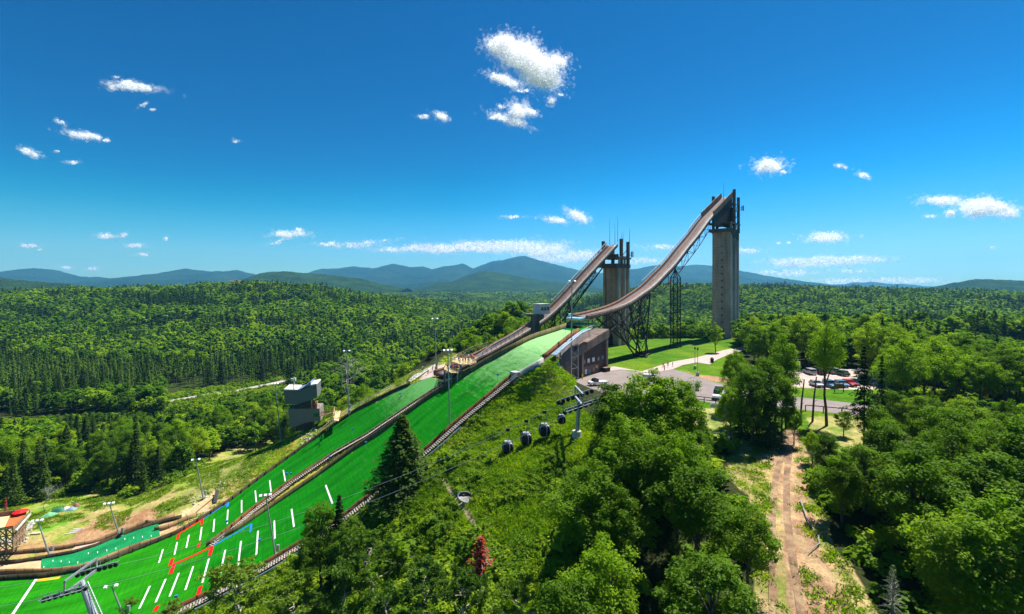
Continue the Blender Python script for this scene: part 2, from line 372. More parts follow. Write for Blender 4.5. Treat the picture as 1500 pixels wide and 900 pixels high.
for p in [(0,800,-62),(90,790,-62),(150,775,-61.5),(250,738,-58.5),(0,760,-62.5),(180,745,-61.5),(330,700,-56.5),(385,668,-53),(430,640,-51),(470,618,-46),(530,588,-41),(600,548,-32.5),(650,530,-30),(700,512,-30),(730,500,-30),(760,480,-30)]: tp(*p)
for p in [(-160,160,-65),(-120,170,-66),(-80,185,-66),(-50,185,-60),(-25,185,-46),(0,200,-34),(10,215,-30),(-100,240,-71),(-160,240,-71),(-40,240,-66),(0,250,-52),(-240,200,-68),
          (-250,335,-75),(-150,345,-75),(-100,355,-75),(-400,300,-75),(0,340,-73),(60,300,-50),(120,300,-40),(250,280,-33),(200,200,-28),(150,260,-31),(60,240,-30),
          (-250,500,-66),(-450,500,-64),(-100,480,-74),(60,450,-74),(200,420,-62),(350,400,-48),(500,300,-36),(-400,700,-42),(-650,700,-40),(-250,700,-48),(-80,700,-66),(100,700,-74),(300,600,-58),(500,560,-52),
          (-600,900,-16),(-420,900,-13),(-850,850,-24),(-250,900,-38),(-60,950,-68),(150,950,-70),(350,900,-32),(600,880,-30),(850,850,-34),(-900,500,-60),(800,500,-52),
          (-1000,1200,-45),(-600,1250,-50),(-200,1300,-70),(200,1300,-60),(500,1150,-17),(300,1150,-22),(800,1150,-24),(1100,1100,-30),(700,1500,-50),(1200,700,-50),(-1200,700,-50),(0,1600,-72),(-700,1700,-70),(600,1800,-70),
          (60,20,-36),(-60,30,-48),(0,20,-40),(-120,20,-60),(150,30,-34),(260,120,-30),(350,200,-32),(-250,60,-66)]: TP.append(p)
TP += [(-22,144,-29.5),(-14,148,-29),(-20,152,-29),(-10,154,-28.5),(-5,143,-28),(0,163,-27.5),(6,152,-26),(4,145,-25),(10,172,-27.5),(16,165,-26.5),(20,180,-27),(-30,150,-31),(-12,165,-31),(0,175,-29),(26,172,-27)]
TPA = np.array(TP, float); sc = 100.0
def U(r): 
    r = np.maximum(r, 1e-9); return r*r*np.log(r)
Pn = TPA[:, :2]/sc; NTP = len(Pn)
D_ = np.hypot(Pn[:, None, 0]-Pn[None, :, 0], Pn[:, None, 1]-Pn[None, :, 1])
K_ = U(D_)+np.eye(NTP)*2e-4; P_ = np.c_[np.ones(NTP), Pn]
A_ = np.block([[K_, P_], [P_.T, np.zeros((3, 3))]]); sol = np.linalg.solve(A_, np.r_[TPA[:, 2], 0, 0, 0])
def tps(x, y):
    x = np.atleast_1d(x)/sc; y = np.atleast_1d(y)/sc; out = np.zeros(len(x))
    for k in range(0, len(x), 20000):
        d = np.hypot(x[k:k+20000, None]-Pn[None, :, 0], y[k:k+20000, None]-Pn[None, :, 1])
        out[k:k+20000] = U(d)@sol[:NTP]+sol[NTP]+sol[NTP+1]*x[k:k+20000]+sol[NTP+2]*y[k:k+20000]
    return out
def inpoly(px, py, poly):
    c = np.zeros(len(px), bool); j = len(poly)-1
    for i in range(len(poly)):
        xi, yi = poly[i]; xj, yj = poly[j]
        if yi != yj:
            m = ((yi > py) != (yj > py)) & (px < (xj-xi)*(py-yi)/(yj-yi)+xi); c ^= m
        j = i
    return c
def snoise(x, y, s, seed=0, oc=3):
    """cheap smooth value noise, numpy"""
    out = np.zeros(len(x)); amp = 1; tot = 0
    for o in range(oc):
        rs = np.random.RandomState(seed+o*17); g = rs.rand(64, 64)*2-1
        u = (x/s)*(2**o); v = (y/s)*(2**o); i = np.floor(u).astype(int); j = np.floor(v).astype(int); fu = u-i; fv = v-j
        fu = fu*fu*(3-2*fu); fv = fv*fv*(3-2*fv)
        a = g[i % 64, j % 64]; b = g[(i+1) % 64, j % 64]; c = g[i % 64, (j+1) % 64]; d = g[(i+1) % 64, (j+1) % 64]
        out += amp*((a*(1-fu)+b*fu)*(1-fv)+(c*(1-fu)+d*fu)*fv); tot += amp; amp *= .5
    return out/tot
PLATEAU = [ZP(a, b, -27).xy for a, b in [(826,563),(1060,640),(1300,655),(1300,520),(1120,495),(890,497),(850,540)]]
PLATEAU = [(p[0], p[1]) for p in PLATEAU]
def height(x, y):
    x = np.atleast_1d(np.asarray(x, float)); y = np.atleast_1d(np.asarray(y, float))
    z = tps(x, y); r = np.hypot(x, y)
    t = np.clip((r-1500)/500, 0, 1); z = z*(1-t)+(-72+snoise(x, y, 900, 5)*14)*t
    z += snoise(x, y, 60, 9)*np.clip((r-300)/300, 0, 1)*5
    near = (y < 240) & (x < 45) & (x > -260)
    for k in np.where(near)[0]:
        co, idx, d = kd.find((x[k], y[k], 0))
        if d < 4:
            hz = kdp[idx].z-.45; w = 1 if d < 1.2 else (4-d)/2.8
            z[k] = z[k]*(1-w)+min(z[k], hz)*w if z[k] > hz else (z[k] if x[k] > 11 else lerp(z[k], hz, w*.9))
    ip = inpoly(x, y, PLATEAU); z[ip] = -27
    z += np.where((~ip) & (r < 300), snoise(x, y, 5, 21)*.25, 0)*np.clip((np.abs(z+27))/1.5, 0, 1)
    return z
ANG = np.radians(np.arange(-62, 62.01, .25)); RR = [22.0]
while RR[-1] < 14000: RR.append(RR[-1]*(1.0095 if RR[-1] < 260 else 1.03))
RR = np.array(RR)
gx = (RR[:, None]*np.sin(ANG)[None, :]).ravel(); gy = (RR[:, None]*np.cos(ANG)[None, :]).ravel()
gz = height(gx, gy)
na, nr = len(ANG), len(RR)
I, J = np.meshgrid(np.arange(nr-1), np.arange(na-1), indexing='ij'); b0 = (I*na+J).ravel()
TQ = np.stack([b0, b0+na, b0+na+1, b0+1], 1)[:, ::-1]
TV = np.stack([gx, gy, gz], 1)
TB = BVHTree.FromPolygons([tuple(v) for v in TV], [tuple(int(i) for i in f) for f in TQ])
def G(px, py):
    d = Vector(((px-CX)/F, 1, -(py-HY)/F)); h = TB.ray_cast(Vector((0, 0, 0)), d.normalized())
    return h[0] if h[0] is not None else ZP(px, max(py, HY+20), -30)
def gz1(x, y):
    h = TB.ray_cast(Vector((x, y, 500)), Vector((0, 0, -1))); return h[0].z if h[0] is not None else -70.
def GH(px, py):
    d = Vector(((px-CX)/F, 1, -(py-HY)/F)); h = HB.ray_cast(Vector((0, 0, 0)), d.normalized())
    return h[0] if h[0] is not None else G(px, py)
# colour zones, read in the terrain material
tpx = CX+F*gx/gy; tpy = HY-F*gz/gy
jx = tpx+snoise(gx, gy, 3, 3)*7*110/np.maximum(gy, 60); jy = tpy+snoise(gx, gy, 3, 4)*5*110/np.maximum(gy, 60)
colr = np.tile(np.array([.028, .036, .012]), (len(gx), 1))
def zone(poly, c, c2=None, s=6):
    m = inpoly(jx, jy, poly) & (gy < 420)
    c = np.array(c)
    if c2 is None: colr[m] = c
    else:
        t = np.clip(snoise(gx[m], gy[m], s, 31)*1.6+.5, 0, 1)[:, None]; colr[m] = c*(1-t)+np.array(c2)*t
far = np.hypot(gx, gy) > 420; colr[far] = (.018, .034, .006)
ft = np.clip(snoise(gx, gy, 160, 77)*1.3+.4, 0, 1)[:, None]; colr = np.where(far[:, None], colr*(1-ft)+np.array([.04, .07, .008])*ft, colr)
SLOPE = [(866,478),(838,540),(842,590),(900,640),(880,700),(850,800),(860,1000),(-50,1300),(-50,985),(300,862),(619,655),(795,520)]
zone(SLOPE, (.075, .17, .006), (.15, .24, .010), 5)
zone([(795,545),(822,550),(835,566),(842,600),(790,585),(770,600),(768,560)], (.20, .19, .045), (.10, .20, .01), 3)
zone([(690,655),(720,620),(745,620),(735,680),(700,690)], (.19, .20, .09), (.12, .19, .02), 3)
zone([(865,620),(835,680),(820,650),(850,615)], (.30, .27, .14), (.13, .19, .03), 2)
zone([(520,745),(480,775),(420,810),(300,870),(320,880),(440,815),(550,760),(545,735)], (.34, .24, .10), (.2, .2, .05), 2)
zone([(645,645),(690,600),(700,608),(662,655)], (.33, .22, .13))
zone([(640,700),(650,700),(690,745),(706,770),(696,772),(672,742)], (.40, .33, .17))
zone([(690,745),(720,745),(720,775),(700,785)], (.25, .25, .09), (.12, .2, .02), 2)
LAWN = [(880,500),(1080,492),(1090,560),(1300,560),(1330,600),(1080,640),(990,600),(880,560)]
zone(LAWN, (.05, .135, .004), (.095, .17, .008), 14)
zone([(975,545),(1010,543),(1090,560),(1075,570),(1010,556)], (.20, .17, .06), (.09, .2, .01), 4)
zone([(1020,548),(1070,553),(1070,562),(1030,556)], (.32, .19, .12))
zone([(1000,590),(1065,605),(1075,650),(1000,680),(985,640)], (.30, .28, .11), (.15, .2, .04), 3)
zone([(1180,612),(1290,605),(1300,680),(1240,690),(1200,650)], (.30, .27, .10), (.13, .2, .03), 3)
TRAIL = [(1075,640),(1180,630),(1188,700),(1215,780),(1285,900),(1330,1000),(1080,1000),(1102,880),(1110,780),(1100,730),(1060,690)]
zone(TRAIL, (.36, .26, .13), (.17, .19, .045), 2.5)
zone([(1120,640),(1175,630),(1180,720),(1200,800),(1250,900),(1280,1000),(1150,1000),(1150,800),(1130,700)], (.28, .165, .10), (.38, .27, .15), 1.5)
zone([(840,860),(900,850),(930,1000),(840,1000)], (.30, .2, .12), (.05, .05, .02), 3)
PAD = [(-60,748),(60,735),(110,722),(200,728),(260,706),(330,660),(400,645),(470,606),(520,592),(600,548),(660,520),(700,505),(715,530),(640,552),(590,578),(522,612),(469,645),(384,705),(300,765),(222,806),(118,846),(-60,858)]
zone(PAD, (.20, .26, .035), (.34, .27, .11), 5)
zone([(40,752),(110,724),(150,730),(120,760),(60,790)], (.10, .24, .02), (.30, .26, .07), 3)
zone([(110,780),(160,755),(230,745),(240,760),(170,790),(100,800)], (.30, .16, .08), (.40, .24, .13), 3)
zone([(0,800),(110,792),(100,812),(0,815)], (.42, .24, .13), (.3, .2, .08), 3)
zone([(220,790),(232,770),(300,730),(310,750),(265,772)], (.46, .28, .16), (.5, .4, .24), 2)
zone([(225,760),(330,672),(400,640),(400,680),(330,710),(260,745)], (.17, .22, .05), (.25, .24, .08), 3)
zone([(360,690),(470,605),(540,575),(540,590),(469,636),(384,702)], (.13, .24, .012), (.33, .27, .05), 3)
for i in range(k90, merge):      # the yellow-green grass strip between the lanes
    pass
kk = np.where((gy < 175) & (gx < 0) & (gx > -75))[0]
strip = [s['f'].lerp(s['b'], .5) for s in ST[k90:merge] if s['b'] is not None and s['f'] is not None]
kd2 = KDTree(len(strip))
for i, p in enumerate(strip): kd2.insert(Vector((p.x, p.y, 0)), i)
kd2.balance()
for k in kk:
    if kd2.find((gx[k], gy[k], 0))[2] < 3.4: colr[k] = (.34, .33, .04)
zone([(440,421),(500,421),(520,429),(440,431)], (.3, .36, .08))
meadow = (tpx > 432) & (tpx < 512) & (np.hypot(gx, gy) > 1300) & (np.hypot(gx, gy) < 2100); colr[meadow] = (.36, .40, .10)
def ground_material():
    m, nt, out = nodes('ground_cover'); b = nt.nodes.new('ShaderNodeBsdfPrincipled'); nt.links.new(b.outputs[0], out.inputs[0])
    b.inputs['Roughness'].default_value = 1; b.inputs['Specular IOR Level'].default_value = .05
    at = nt.nodes.new('ShaderNodeAttribute'); at.attribute_name = 'cover'
    g = nt.nodes.new('ShaderNodeNewGeometry').outputs['Position']
    n1 = noise_tex(nt, g, 1.4, 6, .7); n2 = noise_tex(nt, g, .22, 4); n3 = noise_tex(nt, g, 6, 3)
    c = mixc(nt, .8, at.outputs['Color'], ramp(nt, n1, [(.3, (.45, .5, .5)), (.5, (1,)*3), (.72, (1.55, 1.4, 1.1))]), 'MULTIPLY')
    c = mixc(nt, .6, c, ramp(nt, n2, [(.3, (.6,)*3), (.7, (1.3,)*3)]), 'MULTIPLY')
    c = mixc(nt, .6, c, ramp(nt, n3, [(.3, (.6,)*3), (.7, (1.3,)*3)]), 'MULTIPLY')
    nt.links.new(c, b.inputs['Base Color'])
    bp = nt.nodes.new('ShaderNodeBump'); bp.inputs['Strength'].default_value = .6; bp.inputs['Distance'].default_value = .25
    nt.links.new(n1, bp.inputs['Height']); nt.links.new(bp.outputs[0], b.inputs['Normal'])
    return m
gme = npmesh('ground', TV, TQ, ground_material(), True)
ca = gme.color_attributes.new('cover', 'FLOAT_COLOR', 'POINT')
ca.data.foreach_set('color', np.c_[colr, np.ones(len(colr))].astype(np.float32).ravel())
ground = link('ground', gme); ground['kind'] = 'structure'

# ------------------------------------------------------------------ mountains (ridge lines read off the skyline, each at its own distance)
def range_mesh(name, ridge, D, front, back, base, mat, amp, seed, step=2.0, nv=26):
    xs_ = np.arange(ridge[0][0], ridge[-1][0], step); ry = np.interp(xs_, [p[0] for p in ridge], [p[1] for p in ridge])
    ry = ry+snoise(xs_, xs_*0, 11, seed, 4)*1.3
    top = (HY-ry)/F*D
    vs_ = np.r_[np.linspace(-1, 0, nv), np.linspace(0, 1, 8)[1:]]
    X = []
    for v in vs_:
        Y = D+v*(front if v < 0 else back); x = (xs_-CX)/F*D*(1+.25*(Y/D-1))
        sh = (1-abs(v))**1.25 if v < 0 else (1-v)
        n = np.abs(snoise(x, np.full_like(x, Y), D*.11, seed+3, 5)); n2 = snoise(x, np.full_like(x, Y), D*.02, seed+8, 3)
        w = min(1, abs(v)*4)*(1-abs(v)*.6)
        z = base+(top-base)*sh-w*amp*(n*1.4+.12*n2)
        X.append(np.stack([x, np.full_like(x, Y), np.maximum(z, base-3)], 1))
    V = np.concatenate(X); n = len(xs_); m_ = len(vs_)
    I, J = np.meshgrid(np.arange(m_-1), np.arange(n-1), indexing='ij'); q = (I*n+J).ravel()
    return npmesh(name, V, np.stack([q, q+1, q+n+1, q+n], 1), mat, True)
def mount_mat(name, c1, c2, s):
    m, nt, out = nodes(name); b = nt.nodes.new('ShaderNodeBsdfDiffuse'); nt.links.new(b.outputs[0], out.inputs[0])
    g = nt.nodes.new('ShaderNodeNewGeometry').outputs['Position']
    c = ramp(nt, noise_tex(nt, g, s, 8, .65), [(.35, c1), (.65, c2)])
    c = mixc(nt, .5, c, ramp(nt, noise_tex(nt, g, s*18, 3), [(.3, (.5,)*3), (.7, (1.4,)*3)]), 'MULTIPLY')
    nt.links.new(c, b.inputs[0])
    bp = nt.nodes.new('ShaderNodeBump'); bp.inputs['Strength'].default_value = 1; bp.inputs['Distance'].default_value = 22
    nt.links.new(noise_tex(nt, g, s*12, 4), bp.inputs['Height']); nt.links.new(bp.outputs[0], b.inputs['Normal'])
    return m
MM = mount_mat('mountain_forest', (.006, .022, .014), (.018, .045, .020), .002); MH = mount_mat('hill_forest', (.010, .028, .004), (.035, .07, .008), .008)
RNG = [
 ('mountain_range', [(-140,425),(-40,412),(0,405),(29,394),(49,393),(81,396),(115,405),(173,408),(191,405),(243,399),(271,394),(318,398),(349,396),(372,402),(395,412),(430,424)], 6200, 2600, 900, -72, MM, 60, 1),
 ('mountain_range', [(400,422),(430,406),(450,400.7),(467,395),(517,390.7),(547,393),(577,386.7),(600,391.7),(620,390),(633,395),(653,390),(677,386),(693,393),(723,383),(743,380),(757,376.5),(770,375.7),(790,381.7),(802,384.4),(824,391),(849,395.6),(880,400),(905,399),(922,395.6),(967,388),(985,391),(1020,387),(1047,390),(1080,395.7),(1118,403),(1150,411),(1175,420)], 7600, 3200, 1200, -72, MM, 110, 2),
 ('mountain_range', [(1120,424),(1150,421),(1168,419),(1187,412.7),(1204,417.7),(1224,416.9),(1236,417),(1248,413.9),(1277,413),(1303,416.9),(1324,416),(1344,421.5),(1370,424)], 8200, 1500, 900, -72, MM, 20, 3),
 ('hill', [(300,424),(330,414),(360,408),(383,400),(413,397),(443,400),(487,403),(533,410),(560,417),(600,423)], 3300, 1100, 600, -72, MH, 25, 4),
 ('hill', [(600,424),(640,416),(663,411.7),(687,401.7),(713,396),(743,401.7),(780,410),(830,416),(880,423)], 4300, 1200, 700, -72, MH, 30, 5),
 ('hill', [(1320,428),(1345,425),(1368,423.6),(1397,414.8),(1421,410),(1450,409),(1480,409.8),(1500,412),(1560,418),(1620,426)], 2600, 900, 600, -72, MH, 18, 6),
 ('hill', [(-150,424),(-60,408),(0,407),(43,412),(95,415.7),(140,421),(170,426)], 2100, 600, 400, -72, MH, 12, 7)]
for nm, rd, D, fr_, bk, bs, mt, am, sd in RNG:
    o = link(nm, range_mesh(nm, rd, D, fr_, bk, bs, mt, am, sd)); o['kind'] = 'structure'
# ------------------------------------------------------------------ walls, stairs and marks on the hills
def offset_line(pts, d):
    """shift a polyline sideways in plan (left of travel positive)"""
    out = []
    for i, p in enumerate(pts):
        a = pts[max(i-1, 0)]; b = pts[min(i+1, len(pts)-1)]; t = Vector((b.x-a.x, b.y-a.y, 0)).normalized()
        out.append(Vector((p.x-t.y*d, p.y+t.x*d, p.z)))
    return out
UP0 = Vector((0, 0, 1))
def wall_mesh(name, pts, h, th, m, drop=.8, capped=True):
    L = offset_line(pts, th/2); Rr = offset_line(pts, -th/2)
    if not callable(h): hh = [h]*len(pts)
    else: hh = [h(i/(len(pts)-1)) for i in range(len(pts))]
    V = []; uv = []; u = 0
    for i in range(len(pts)):
        if i: u += (pts[i]-pts[i-1]).length
        z = Vector((0, 0, 1))
        for p, zz, vv in ((L[i], -drop, 0), (L[i], hh[i], 1), (Rr[i], hh[i], 1.1), (Rr[i], -drop, 2)):
            V.append(tuple(p+z*zz)); uv.append((u, vv))
    Fq = []
    for i in range(len(pts)-1):
        for j in range(4): Fq.append((4*i+j, 4*i+(j+1) % 4, 4*i+4+(j+1) % 4, 4*i+4+j))
    n = len(V)
    Fq += [(3, 2, 1, 0), (n-4, n-3, n-2, n-1)]
    me = npmesh(name, V, Fq, m); ul = me.uv_layers.new(name='UVMap'); li = np.zeros(len(me.loops), dtype=np.int32); me.loops.foreach_get('vertex_index', li)
    ul.data.foreach_set('uv', np.asarray(uv, dtype=np.float32)[li].ravel()); return me
def wall(pts, h, th, m, label, post=None, group=None, step=2.4, side=1):
    root = empty('board_wall', pts[len(pts)//2], label, 'board wall', group)
    attach(wall_mesh('boards', pts, h, th, m), 'boards', root)
    if post:
        mb = MB(); acc = 0; op = offset_line(pts, side*(th/2+.10))
        hv = (lambda t: h) if not callable(h) else h
        for i in range(1, len(op)):
            acc += (op[i]-op[i-1]).length
            if acc > step: acc = 0; mb.box(op[i]-Vector((0, 0, .8)), .14, .16, hv(i/len(op))+.7)
        o = mb.build('posts', post, root); o['kind'] = 'stuff'
    return root
def resample(pts, d):
    out = [pts[0].copy()]; acc = 0
    for a, b in zip(pts, pts[1:]):
        L = (b-a).length; s = d-acc
        while s < L: out.append(a.lerp(b, s/L)); s += d
        acc = (acc+L) % d if L+acc >= d else acc+L
    out.append(pts[-1].copy()); return out
Nn = [s['n'] for s in ST]; fN = next(i for i, s in enumerate(ST) if pix(*s['n'])[0] < 800)
n_a = next(i for i, s in enumerate(ST) if pix(*s['n'])[0] < 757)
attach(mA, 'matting', hill); attach(mB, 'matting', hill2)
# near (camera side) wall of the big hill
iB = next(i for i, s in enumerate(ST) if pix(*s['n'])[0] < 232)
wall([p+Vector((0, 0, 0)) for p in Nn[n_a:iB]], 1.15, .14, M['board_brown'], 'long brown board wall along the camera side of the large green landing hill', M['steel_dark'], side=1)
_w = wall(Nn[2:fN+1], 1.1, .14, M['board_brown'], 'short brown board wall at the top right of the large hill beside the take-off building')
attach(wall_mesh('foundation', [p-UP0*.3 for p in Nn[:fN+2]], 0, .5, M['concrete_dark'], drop=13), 'foundation', _w)
# far wall of the big hill, pale olive
Ff = [s['f'] for s in ST[first:merge]]
wall(Ff, lambda t: 1.55-.45*t, .16, M['board_olive'], 'tall olive board wall curving along the far side of the large landing hill', None)
Bn = [s['b'] for s in ST[k90:merge]]
wall(Bn, 1.0, .14, M['board_brown'], 'brown board wall between the small green hill and the stair track', M['steel_dark'], side=1)
Cn = [s['c'] for s in ST[k90:NS-1]]
k3 = next(i for i, s in enumerate(ST) if s['c'] is not None and i > k90 and pix(*s['c'])[0] < 606)
wall([s['c'] for s in ST[k3:NS-1]], 1.0, .14, M['board_dark'], 'very long dark brown board wall on the valley side of the small hill and the outrun', M['steel_dark'], side=1)
# stairs (treads, stringers, handrail)
def stairs(line, width, label, rail_side=-1, name='stair_track', rise=True, treadmat=None):
    pts = resample(line, .5); root = empty(name, pts[len(pts)//2], label, 'stairs')
    L = offset_line(pts, width/2); Rr = offset_line(pts, -width/2); mb = MB(); st = MB(); rl = MB()
    up = Vector((0, 0, 1))
    for i in range(0, len(pts)-1):
        a, b, c, d = L[i], Rr[i], Rr[i+1], L[i+1]
        q = .55
        mb.prism([a+up*.25, b+up*.25, b.lerp(c, q)+up*(.25+a.z-b.lerp(c, q).z), a.lerp(d, q)+up*(.25+a.z-a.lerp(d, q).z)], (0, 0, .06))
    for E in (L, Rr):
        for i in range(0, len(pts)-4, 4): st.beam(E[i]+up*.12, E[min(i+4, len(E)-1)]+up*.12, .1, .3)
        for i in range(0, len(pts), 8): st.beam(E[i]-up*.7, E[i]+up*.12, .12)
    E = L if rail_side > 0 else Rr
    for i in range(0, len(pts)-4, 4):
        j = min(i+4, len(E)-1)
        for hh in (.7, 1.2): rl.beam(E[i]+up*hh, E[j]+up*hh, .06)
        rl.beam(E[i]+up*.1, E[i]+up*1.2, .06)
    o = mb.build('treads', treadmat or M['tread'], root); o['kind'] = 'stuff'
    st.build('stringers', M['dark'], root); rl.build('handrail', M['rail'], root); return root
sideN = -1 if (offset_line(Nn, -1)[60]-Vector((0, 0, 0))).y < Nn[60].y else 1      # toward the camera
near_off = offset_line(Nn, sideN*1.25)
stairs(near_off[n_a:iB], 1.5, 'long flight of pale steps down the camera side of the large green hill', rail_side=sideN)
def off2(pts, d): 
    o = offset_line(pts, sideN*d); return o
stairs(off2(Bn, 1.1), 1.2, 'narrow flight of pale steps between the two landing hills', rail_side=sideN)
# blue-grey pipe rail outside the near stairs
mb = MB(); lp = off2(Nn[n_a+12:iB-6], 3.0)
lp = [Vector((p.x, p.y, max(p.z+.3, gz1(p.x, p.y)+.45))) for p in lp]
mb.path(lp, .13, n=6)
for i in range(0, len(lp), 4): mb.beam(lp[i]-Vector((0, 0, 1.2)), lp[i], .14)
tag(mb.build('snowmaking_pipe', M['steel_blue']), 'thin pale blue pipe on short posts beside the steps of the large hill', 'pipe')

# painted marks: each follows the matting
def mark(pairs, w, m, name, parent, lift=.03):
    mb = MB()
    for (x0, y0), (x1, y1) in pairs:
        a, b = GH(x0, y0), GH(x1, y1); n = max(2, int((b-a).length/.8)); pts = []
        for k in range(n+1):
            t = k/n; p = a.lerp(b, t); hh = HB.ray_cast(Vector((p.x, p.y, p.z+5)), Vector((0, 0, -1)))
            pts.append((hh[0] if hh[0] is not None else p)+Vector((0, 0, lift)))
        d = Vector((b.x-a.x, b.y-a.y, 0)).normalized(); s = Vector((-d.y, d.x, 0))*w/2
        def dr(q):
            hh = HB.ray_cast(Vector((q.x, q.y, q.z+5)), Vector((0, 0, -1))); return (hh[0] if hh[0] is not None else q)+Vector((0, 0, lift))
        for p, q in zip(pts, pts[1:]): mb.quad(dr(p-s), dr(p+s), dr(q+s), dr(q-s))
    return mb.build(name, m, parent)
T120 = [((219.5,859),(204,892)),((242.7,848.5),(228,882.7)),((261.9,840),(248.5,874)),((283,830),(271.5,864.5)),((306,818.7),(296.5,854)),((330,806),(322.7,841)),((353,793),(348.8,828.5)),((377.9,778),(375.5,813)),((401.7,763),(402.6,789.5)),((427,746),(430.6,772)),((477,711),(487,738))]
T90 = [((238.7,805),(232.8,824.8)),((259.5,794.7),(255.5,812.8)),((276.8,784),(273,802.7)),((295.5,772.5),(292.8,792)),((314,760.8),(312.5,779.5)),((333.9,747),(332.5,768)),((353.9,733),(354,751.5)),((373.9,719),(375.5,736)),((395,704),(397,720.8)),((415,689),(418,705.5))]
for p in T120: mark([p], .33, M['white'], 'distance_line', hill)
for p in T90: mark([p], .29, M['white'], 'distance_line', hill2)
mark([((53,848.5),(18.7,900))], .45, M['white'], 'white_line', out_o); out_o['kind_note'] = 'x'; del out_o['kind_note']
mark([((310.7,801),(253,827.5)),((310.7,800.5),(307,814)),((294,859),(290,872)),((231.5,887.5),(226.7,896.5)),((254.7,827.5),(249.9,841)),((252.8,818.7),(249,829))], .75, M['red'], 'red_zone_line', hill, .05)
mark([((296.8,760.8),(262,782)),((296.8,760.8),(295.5,769)),((262,782),(260,790)),((292,796),(290.4,802))], .6, M['red'], 'red_zone_line', hill2, .05)
mark([((368,768),(311.5,800)),((368,768),(366.7,780))], .5, M['blue'], 'blue_zone_line', hill, .05)
mark([((333.9,736.8),(297.3,760.5)),((333.9,736.8),(333,743))], .5, M['blue'], 'blue_zone_line', hill2, .05)
mark([((53,851),(88,846.5))], .9, M['yellow'], 'yellow_edge_line', out_o, .05)

# ------------------------------------------------------------------ inruns
UP = Vector((0, 0, 1))
def inrun(name, near, width, label, Yf, side=Vector((-.73, .68, 0)), deckth=.9, fence_from=0):
    """near: list of (px,py) of the near edge, Yf(px)->depth"""
    P = []
    raw = [W(px, py, Yf(px)) for px, py in near]
    T = np.r_[0, np.cumsum([(b-a).length for a, b in zip(raw, raw[1:])])]
    for k in range(61):
        t = T[-1]*k/60; A = np.array([list(p) for p in raw]); P.append(Vector(catmull(A, T, t)))
    Q = [p+side*width for p in P]
    root = empty(name, P[0], label, 'ski jump ramp')
    def strip(a0, a1, z0, z1, m, nm):
        V = []; 
        for p in P:
            for s_, z_ in ((a0, z0), (a1, z0), (a1, z1), (a0, z1)): V.append(tuple(p+side*width*s_+UP*z_))
        Fq = [(4*i+j, 4*i+(j+1) % 4, 4*i+4+(j+1) % 4, 4*i+4+j) for i in range(len(P)-1) for j in range(4)]+[(3, 2, 1, 0), (4*len(P)-4, 4*len(P)-3, 4*len(P)-2, 4*len(P)-1)]
        return attach(npmesh(nm, V, Fq, m), nm, root)
    strip(0.02, .98, -deckth, -.25, M['concrete_dark'], 'deck')
    strip(.04, .34, -.24, .02, M['track'], 'start_track'); strip(.36, .56, -.24, .0, M['pinkish'], 'ski_track'); strip(.57, .68, -.24, .12, M['rust'], 'track_edge')
    strip(.70, .96, -.24, -.1, M['dark'], 'stair_lane')
    strip(-.02, .018, -.6, .55, M['concrete_brown'], 'near_parapet'); strip(.98, 1.02, -.6, .7, M['rust'], 'far_parapet')
    mb = MB()
    for i in range(fence_from, 60, 1):
        a, b = Q[i]+side*.2, Q[i+1]+side*.2
        k_ = 1.7 if i > 40 else 1; mb.beam(a+UP*.4, a+UP*1.9, .09*k_); mb.beam(a+UP*1.9, b+UP*1.9, .12*k_); mb.beam(a+UP*1.25, b+UP*1.25, .08*k_)
    mb.build('guard_rail', M['rail'], root)
    mb = MB()
    for i in range(0, 60): a, b = P[i]-side*.15, P[i+1]-side*.15; mb.beam(a+UP*.9, b+UP*.9, .07); mb.beam(a+UP*.3, a+UP*.9, .06)
    mb.build('near_rail', M['rail'], root)
    return root, P, Q
near120 = [(858,465),(880,460),(907,452),(925,444),(940,434),(958,421),(973,406),(990,388),(1007,366),(1024,345),(1040,323),(1054,308),(1073,288)]
Y120 = lambda px: 115.4/(.934-(px-CX)/F)
r120, P120, Q120 = inrun('inrun_ramp', near120, 5.6, 'long inrun ramp of the taller ski jump sweeping up to the tower on the right', Y120, fence_from=20)
near90 = [(650,549),(675,540),(704,525),(722,516),(740,506),(760,495),(778,484),(798,470.5),(818,453.5),(838,433),(860,408),(882,384),(905,359)]
Y90 = lambda px: 176.4/(1.075-(px-CX)/F)
r90, P90, Q90 = inrun('inrun_ramp', near90, 5.0, 'inrun ramp of the shorter ski jump rising behind the large hill to the middle tower', Y90, fence_from=34)
# steel trusses under the ramps
def truss(P, Q, i0, i1, depth, root, step=3, mi=M['steel_dark'], arc=None):
    mb = MB()
    for E in (P, Q):
        low = []
        for i in range(i0, i1+1, step):
            k = (i-i0)/(i1-i0); d = depth(k); low.append(E[i]-UP*(.9+d))
        for n, i in enumerate(range(i0, i1+1, step)):
            mb.beam(E[i]-UP*.9, low[n], .16)
            if n+1 < len(low):
                mb.beam(low[n], low[n+1], .24); mb.beam(E[i]-UP*.9, E[i+step]-UP*.9, .2) if i+step <= i1 else None
                if n % 2: mb.beam(E[i]-UP*.9, low[n+1], .16)
                else: mb.beam(low[n], E[min(i+step, i1)]-UP*.9, .16)
    for n, i in enumerate(range(i0, i1+1, step)):
        d = depth((i-i0)/(i1-i0)); mb.beam(P[i]-UP*(.9+d), Q[i]-UP*(.9+d), .14)
    return mb.build('truss', mi, root)
def idx(P, px): return min(range(len(P)), key=lambda i: abs(pix(*P[i])[0]-px))
truss(P120, Q120, idx(P120, 955), idx(P120, 1046), lambda k: 3.0+1.2*math.sin(k*math.pi), r120)
truss(P120, Q120, idx(P120, 885), idx(P120, 955), lambda k: 4.5+2.5*math.sin(k*math.pi), r120, 4)
